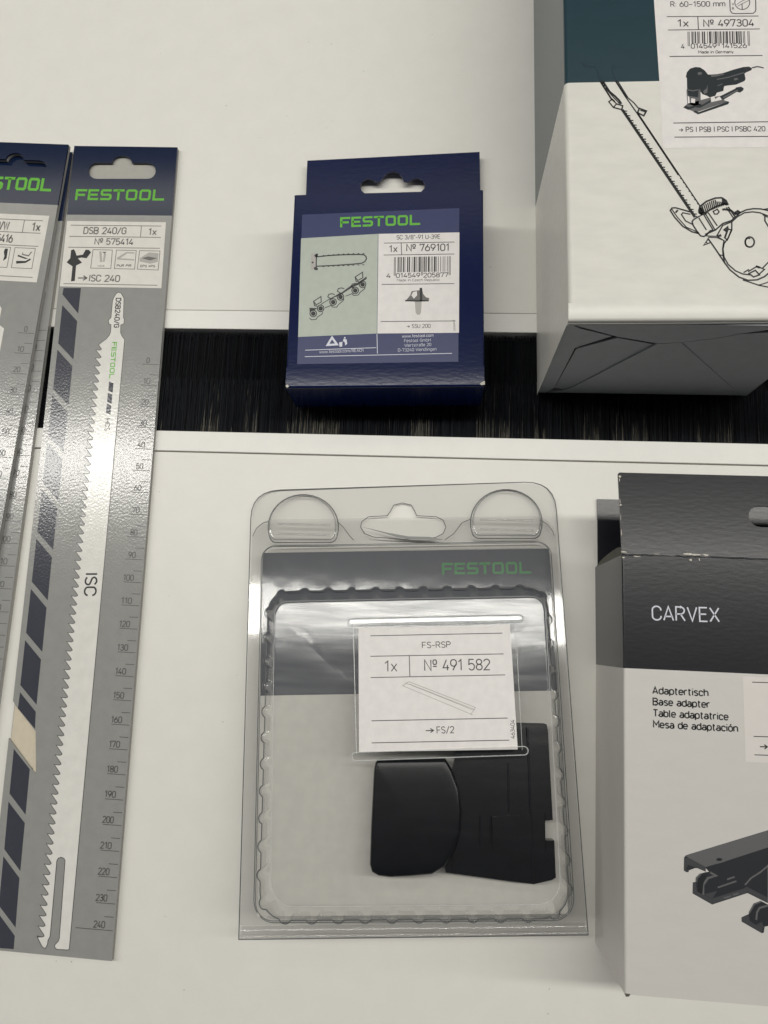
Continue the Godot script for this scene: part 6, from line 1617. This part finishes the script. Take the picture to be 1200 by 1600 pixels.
# a board standing across the view: outline in (a, h), its near face at b, 0.6 thick
func upright(parent: Node3D, called: String, m: String, f: Array, b: float) -> void:
	var poly := pts(f)
	var area := 0.0
	for i in poly.size():
		area += poly[i].cross(poly[(i + 1) % poly.size()])
	if area < 0:
		poly.reverse()
	var g := Geo.new()
	var idx := Geometry2D.triangulate_polygon(poly)
	for i in range(0, idx.size(), 3):
		var p := poly[idx[i]]
		var q := poly[idx[i + 1]]
		var r := poly[idx[i + 2]]
		if (q - p).cross(r - p) < 0:
			var s := q
			q = r
			r = s
		g.tri(P(p.x, b, p.y), P(q.x, b, q.y), P(r.x, b, r.y), Vector3.BACK, Vector3.BACK, Vector3.BACK)
	for i in poly.size():
		var p := poly[i]
		var q := poly[(i + 1) % poly.size()]
		g.quad(P(p.x, b + 0.6, p.y), P(q.x, b + 0.6, q.y), P(q.x, b, q.y), P(p.x, b, p.y))
	part(called, g, M[m], parent)


func near_end(t: Node3D, left: Vector2, right: Vector2) -> void:
	end_flap(t, "near_fold", "carton_white", left, right, 78.0, 1.2, 73.5, 5.0, 0.2)
	var g := Geo.new()
	var out := Vector2((right - left).y, -(right - left).x).normalized()
	for h in [75.4, 74.2]:   # two creases in the fold
		tube(g, [P(left.x + out.x * 0.05, left.y + out.y * 0.05, h), P(right.x + out.x * 0.05, right.y + out.y * 0.05, h)], 0.28)
	part("crease", g, M["carton_white"], t)


func adapter_top(t: Node3D) -> void:
	# front hang tab, leaning back a little from the fold, with a slot
	var x0 := -69.5
	var y0 := 73.1
	var tab := Node3D.new()
	var g := Geo.new()
	var slot_l := 46.4
	var mid := slot_l + 22.0
	var long := 31.9
	var hole := PackedVector2Array()
	for k in 9:
		hole.append(Vector2(slot_l + 4.0, 16.0) + Vector2.from_angle(PI / 2 + PI * k / 8) * 4.0)
	var lp := PackedVector2Array([Vector2(0, 0), Vector2(mid, 0), Vector2(mid, 12.0)])
	for k in range(8, -1, -1):
		lp.append(hole[k])
	lp.append_array([Vector2(mid, 20.0), Vector2(mid, long), Vector2(0.4, long), Vector2(-0.2, long - 0.6)])
	var rp := PackedVector2Array([Vector2(mid, 0), Vector2(140, 0), Vector2(140, long), Vector2(mid, long), Vector2(mid, 20.0)])
	for k in 9:
		rp.append(Vector2(slot_l + 40.0, 16.0) + Vector2.from_angle(PI / 2 - PI * k / 8) * 4.0)
	rp.append(Vector2(mid, 12.0))
	prism(g, lp, -0.7, 0.0)
	prism(g, rp, -0.7, 0.0)
	tab.free()
	var o := part("hang_tab", g, M["carton_black"], t)
	o.position = P(x0, y0, 45.45)
	o.rotation.x = -deg_to_rad(6.5)
	# scuffed white patches and chips along the fold and the cut edge
	var rng := RandomNumberGenerator.new()
	rng.seed = 12
	var s := Geo.new()
	for c in [[0.9, 0.9, 1.3, 0.4], [5.5, -0.5, 1.8, 0.3], [0.5, -1.2, 0.5, 0.5], [23.5, 0.9, 2.0, 0.5], [26.5, 0.8, 2.4, 0.4], [29.6, 0.9, 1.4, 0.4], [24.5, -1.2, 0.6, 0.5], [27.5, -1.0, 0.25, 0.7], [12.0, 0.5, 1.8, 0.14], [0.12, 8.3, 0.12, 1.6], [0.1, 14.0, 0.1, 2.0], [0.4, 19.0, 0.6, 0.4], [0.12, 20.5, 0.15, 1.2], [0.5, 30.2, 0.6, 0.5], [0.2, 28.6, 0.25, 1.0]]:
		for k in 3:
			var poly := PackedVector2Array()
			var mid2 := Vector2(c[0] + rng.randf_range(-0.4, 0.4) * c[2], c[1] + rng.randf_range(-0.4, 0.4) * c[3])
			for j in 9:
				poly.append(mid2 + Vector2.from_angle(TAU * j / 9.0) * Vector2(c[2], c[3]) * rng.randf_range(0.25, 0.8))
			fill(s, poly, 0.05 + 0.01 * k)
	var sc := part("scuff", s, M["worn_paper"], o)
	sc.set_meta("kind", "stuff")
	# creased ridge of the fold
	var f := Geo.new()
	var line := []
	for k in 71:
		line.append(P(x0 + k * 2.0, y0 + rng.randf_range(-0.15, 0.15), 45.2 + rng.randf_range(-0.12, 0.12)))
	tube(f, line, 0.4)
	part("fold", f, M["carton_black"], t)
	# back hang tab, lying on the worktop
	slab(t, "back_tab", "carton_black", 0.3, 1.1, [[x0 + 0.9, y0 + 0.2, x0 + 139.0, y0, x0 + 139.0, y0 + 29.5, x0 + 0.9, y0 + 29.5]])
	# side flap with its curved edge, tucked in below the tabs
	var c2 := Geo.new()
	for k in 10:
		var t0 := k / 10.0
		var t1 := (k + 1) / 10.0
		var a0 := P(x0 + 0.3, y0 - 0.2, 45.0 * t0)
		var a1 := P(x0 + 0.3, y0 - 0.2, 45.0 * t1)
		var b0 := P(x0 + 0.3 + 3.4 * sin(PI * t0), y0 + 5.4 * pow(sin(PI * t0), 0.7), 45.0 * t0)
		var b1 := P(x0 + 0.3 + 3.4 * sin(PI * t1), y0 + 5.4 * pow(sin(PI * t1), 0.7), 45.0 * t1)
		c2.quad(a0, a1, b1, b0)
	part("side_flap", c2, M["inner_board"], t)
	# closed top
	end_flap(t, "far_flap", "carton_black", Vector2(x0 + 140, y0 - 0.5), Vector2(x0, y0 - 0.3), 45.3, 0.4, 0.0)


func flat_list(p: PackedVector2Array) -> Array:
	var out := []
	for q in p:
		out.append_array([q.x, q.y])
	out.append_array([p[0].x, p[0].y])
	return out


# the cut or moulded edge of the film, grey cord; pale ones are painted highlights
func edge_line(parent: Node3D, f: Array, h: float, r: float, m := "film_edge") -> void:
	var g := Geo.new()
	var line := []
	for q in pts(f):
		line.append(P(q.x, q.y, h))
	tube(g, line, r, 6)
	part("film_edge", g, M[m], parent)


func tray_depth(loop: PackedVector2Array, high: float, tilt: float) -> Array:
	var out := []
	for q in loop:
		out.append(minf(-0.5, -(high - q.y * sin(tilt)) / cos(tilt) + 0.3))
	return out


func blend(p: PackedVector2Array, q: PackedVector2Array, t: float) -> PackedVector2Array:
	var out := PackedVector2Array()
	for i in p.size():
		out.append(p[i].lerp(q[i], t))
	return out


# the wide face of the blister, drawn over its frame and not quite flat
func dome_cap(g: Geo, edge: PackedVector2Array) -> void:
	var c := Vector2.ZERO
	for p in edge:
		c += p
	c /= edge.size()
	var sag := FastNoiseLite.new()
	sag.seed = 31
	sag.frequency = 0.022
	var loops := []
	var rings := 12
	for k in rings + 1:
		var s := 1.0 - k / float(rings) * 0.995
		var l := PackedVector2Array()
		var hs := []
		for p in edge:
			var q := c + (p - c) * s
			l.append(q)
			hs.append(15.0 + sag.get_noise_2d(q.x, q.y) * 0.35 * smoothstep(0.0, 0.3, 1.0 - s))
		loops.append([l, hs])
	loft(g, loops)


# two outlines sampled alike, evenly along the first
func resample(p: PackedVector2Array, q: PackedVector2Array, count: int) -> Array:
	var n := p.size()
	var total := 0.0
	for i in n:
		total += p[i].distance_to(p[(i + 1) % n])
	var a := PackedVector2Array()
	var b := PackedVector2Array()
	var i := 0
	var before := 0.0
	for k in count:
		var want := total * k / count
		while before + p[i].distance_to(p[(i + 1) % n]) < want:
			before += p[i].distance_to(p[(i + 1) % n])
			i += 1
		var d := p[i].distance_to(p[(i + 1) % n])
		var t := (want - before) / d if d > 0.0001 else 0.0
		a.append(p[i].lerp(p[(i + 1) % n], t))
		b.append(q[i].lerp(q[(i + 1) % n], t))
	return [a, b]


# outline with round bulges at even steps, as pressed into the wall of the blister
func scalloped(p: PackedVector2Array, deep: float, waves: int) -> PackedVector2Array:
	var out := PackedVector2Array()
	var n := p.size()
	for k in n:
		var ph := fposmod(k * waves / float(n), 1.0) - 0.5
		var w := 0.19
		var d := deep * sqrt(maxf(0.0, 1.0 - ph * ph / (w * w)))
		var t := (p[(k + 1) % n] - p[(k + n - 1) % n]).normalized()
		out.append(p[k] - Vector2(-t.y, t.x) * d)
	return out


func rail(t: Node3D, f: Array, r: float) -> void:
	var p := pts(f)
	var g := Geo.new()
	var along := (p[1] - p[0]).normalized()
	var side := Vector2(-along.y, along.x)
	var loops := []
	for lv in [[r, 15.02], [r * 0.97, 15.35], [r * 0.8, 15.9], [r * 0.45, 16.25]]:
		var l := PackedVector2Array()
		for e in 2:
			for k in 9:
				var a := -PI / 2 + PI * k / 8.0
				var o := along * cos(a) + side * sin(a)
				l.append(p[1 - e] + (o if e == 0 else -o) * lv[0])
		loops.append([l, lv[1]])
	loft(g, loops, true)
	part("label_rail", g, M["clear_film"], t)
	var eg := Geo.new()
	var line := []
	for q in pts(flat_list(loops[0][0])):
		line.append(P(q.x, q.y, 15.25))
	tube(eg, line, 0.24, 6)
	part("rail_glint", eg, M["glint_rim"], t)  # bright outline of the rail is a painted highlight


func snap(t: Node3D, f: Array) -> void:
	var raw := pts(f)
	var flat := []
	var radii := []
	# evenly rounded D: the arc as given, its two lower corners rounded
	for i in raw.size():
		flat.append_array([raw[i].x, raw[i].y])
		radii.append(3.0 if i == 0 or i == raw.size() - 1 else 0.05)
	var loop := rounded(flat, radii, 5)
	var g := Geo.new()
	loft(g, [[loop, 0.6], [inward(loop, 0.12), 0.9], [inward(loop, 0.5), 2.2], [inward(loop, 0.9), 2.55], [inward(loop, 1.5), 2.6]], true)
	var o := part("snap", g, M["clear_film"], t)
	edge_line(o, flat_list(loop), 0.75, 0.22)
	edge_line(o, flat_list(inward(loop, 0.9)), 2.5, 0.1)
	var lo := raw[0].lerp(raw[raw.size() - 1], 0.5)
	var w := Geo.new()
	for k in 2:   # moulded steps across the snap
		var y := lo.y + 3.2 + k * 4.4
		tube(w, [P(lo.x - 11.5, y, 2.6), P(lo.x + 11.5, y + 0.1, 2.6)], 0.55, 8)
	part("snap_step", w, M["clear_film"], o)


func bead(t: Node3D, f: Array, r: float) -> void:
	var p := pts(f)
	var rng := RandomNumberGenerator.new()
	rng.seed = 5
	var line := []
	for k in 41:
		var q := p[0].lerp(p[1], k / 40.0)
		line.append(P(q.x, q.y + rng.randf_range(-0.1, 0.1), 0.5 + rng.randf_range(-0.1, 0.1)))
	var g := Geo.new()
	tube(g, line, r, 12)
	part("hinge", g, M["clear_film"], t)


func round_block(t: Node3D, f: Array, h0: float, h1: float) -> void:
	var loop := pts(f)
	var area := 0.0
	for i in loop.size():
		area += loop[i].cross(loop[(i + 1) % loop.size()])
	if area < 0:
		loop.reverse()
	var g := Geo.new()
	loft(g, [[loop, h0], [loop, h1 - 1.6], [inward(loop, 0.3), h1 - 0.7], [inward(loop, 0.8), h1 - 0.15], [inward(loop, 1.4), h1], [shrunk(loop, 0.86), h1 + 0.12], [shrunk(loop, 0.7), h1 + 0.24], [shrunk(loop, 0.45), h1 + 0.34], [shrunk(loop, 0.15), h1 + 0.38]], true)
	part("round_step", g, M["black_plastic"], t)


func shrunk(loop: PackedVector2Array, k: float) -> PackedVector2Array:
	var c := Vector2.ZERO
	for p in loop:
		c += p
	c /= loop.size()
	var out := PackedVector2Array()
	for p in loop:
		out.append(c + (p - c) * k)
	return out


func rib_bar(t: Node3D, f: Array, h: float) -> void:
	var p := pts(f)
	var g := Geo.new()
	tube(g, [P(p[0].x, p[0].y, h), P(p[1].x, p[1].y, h)], 0.45, 12)
	part("ridge", g, M["polished_ridge"], t)
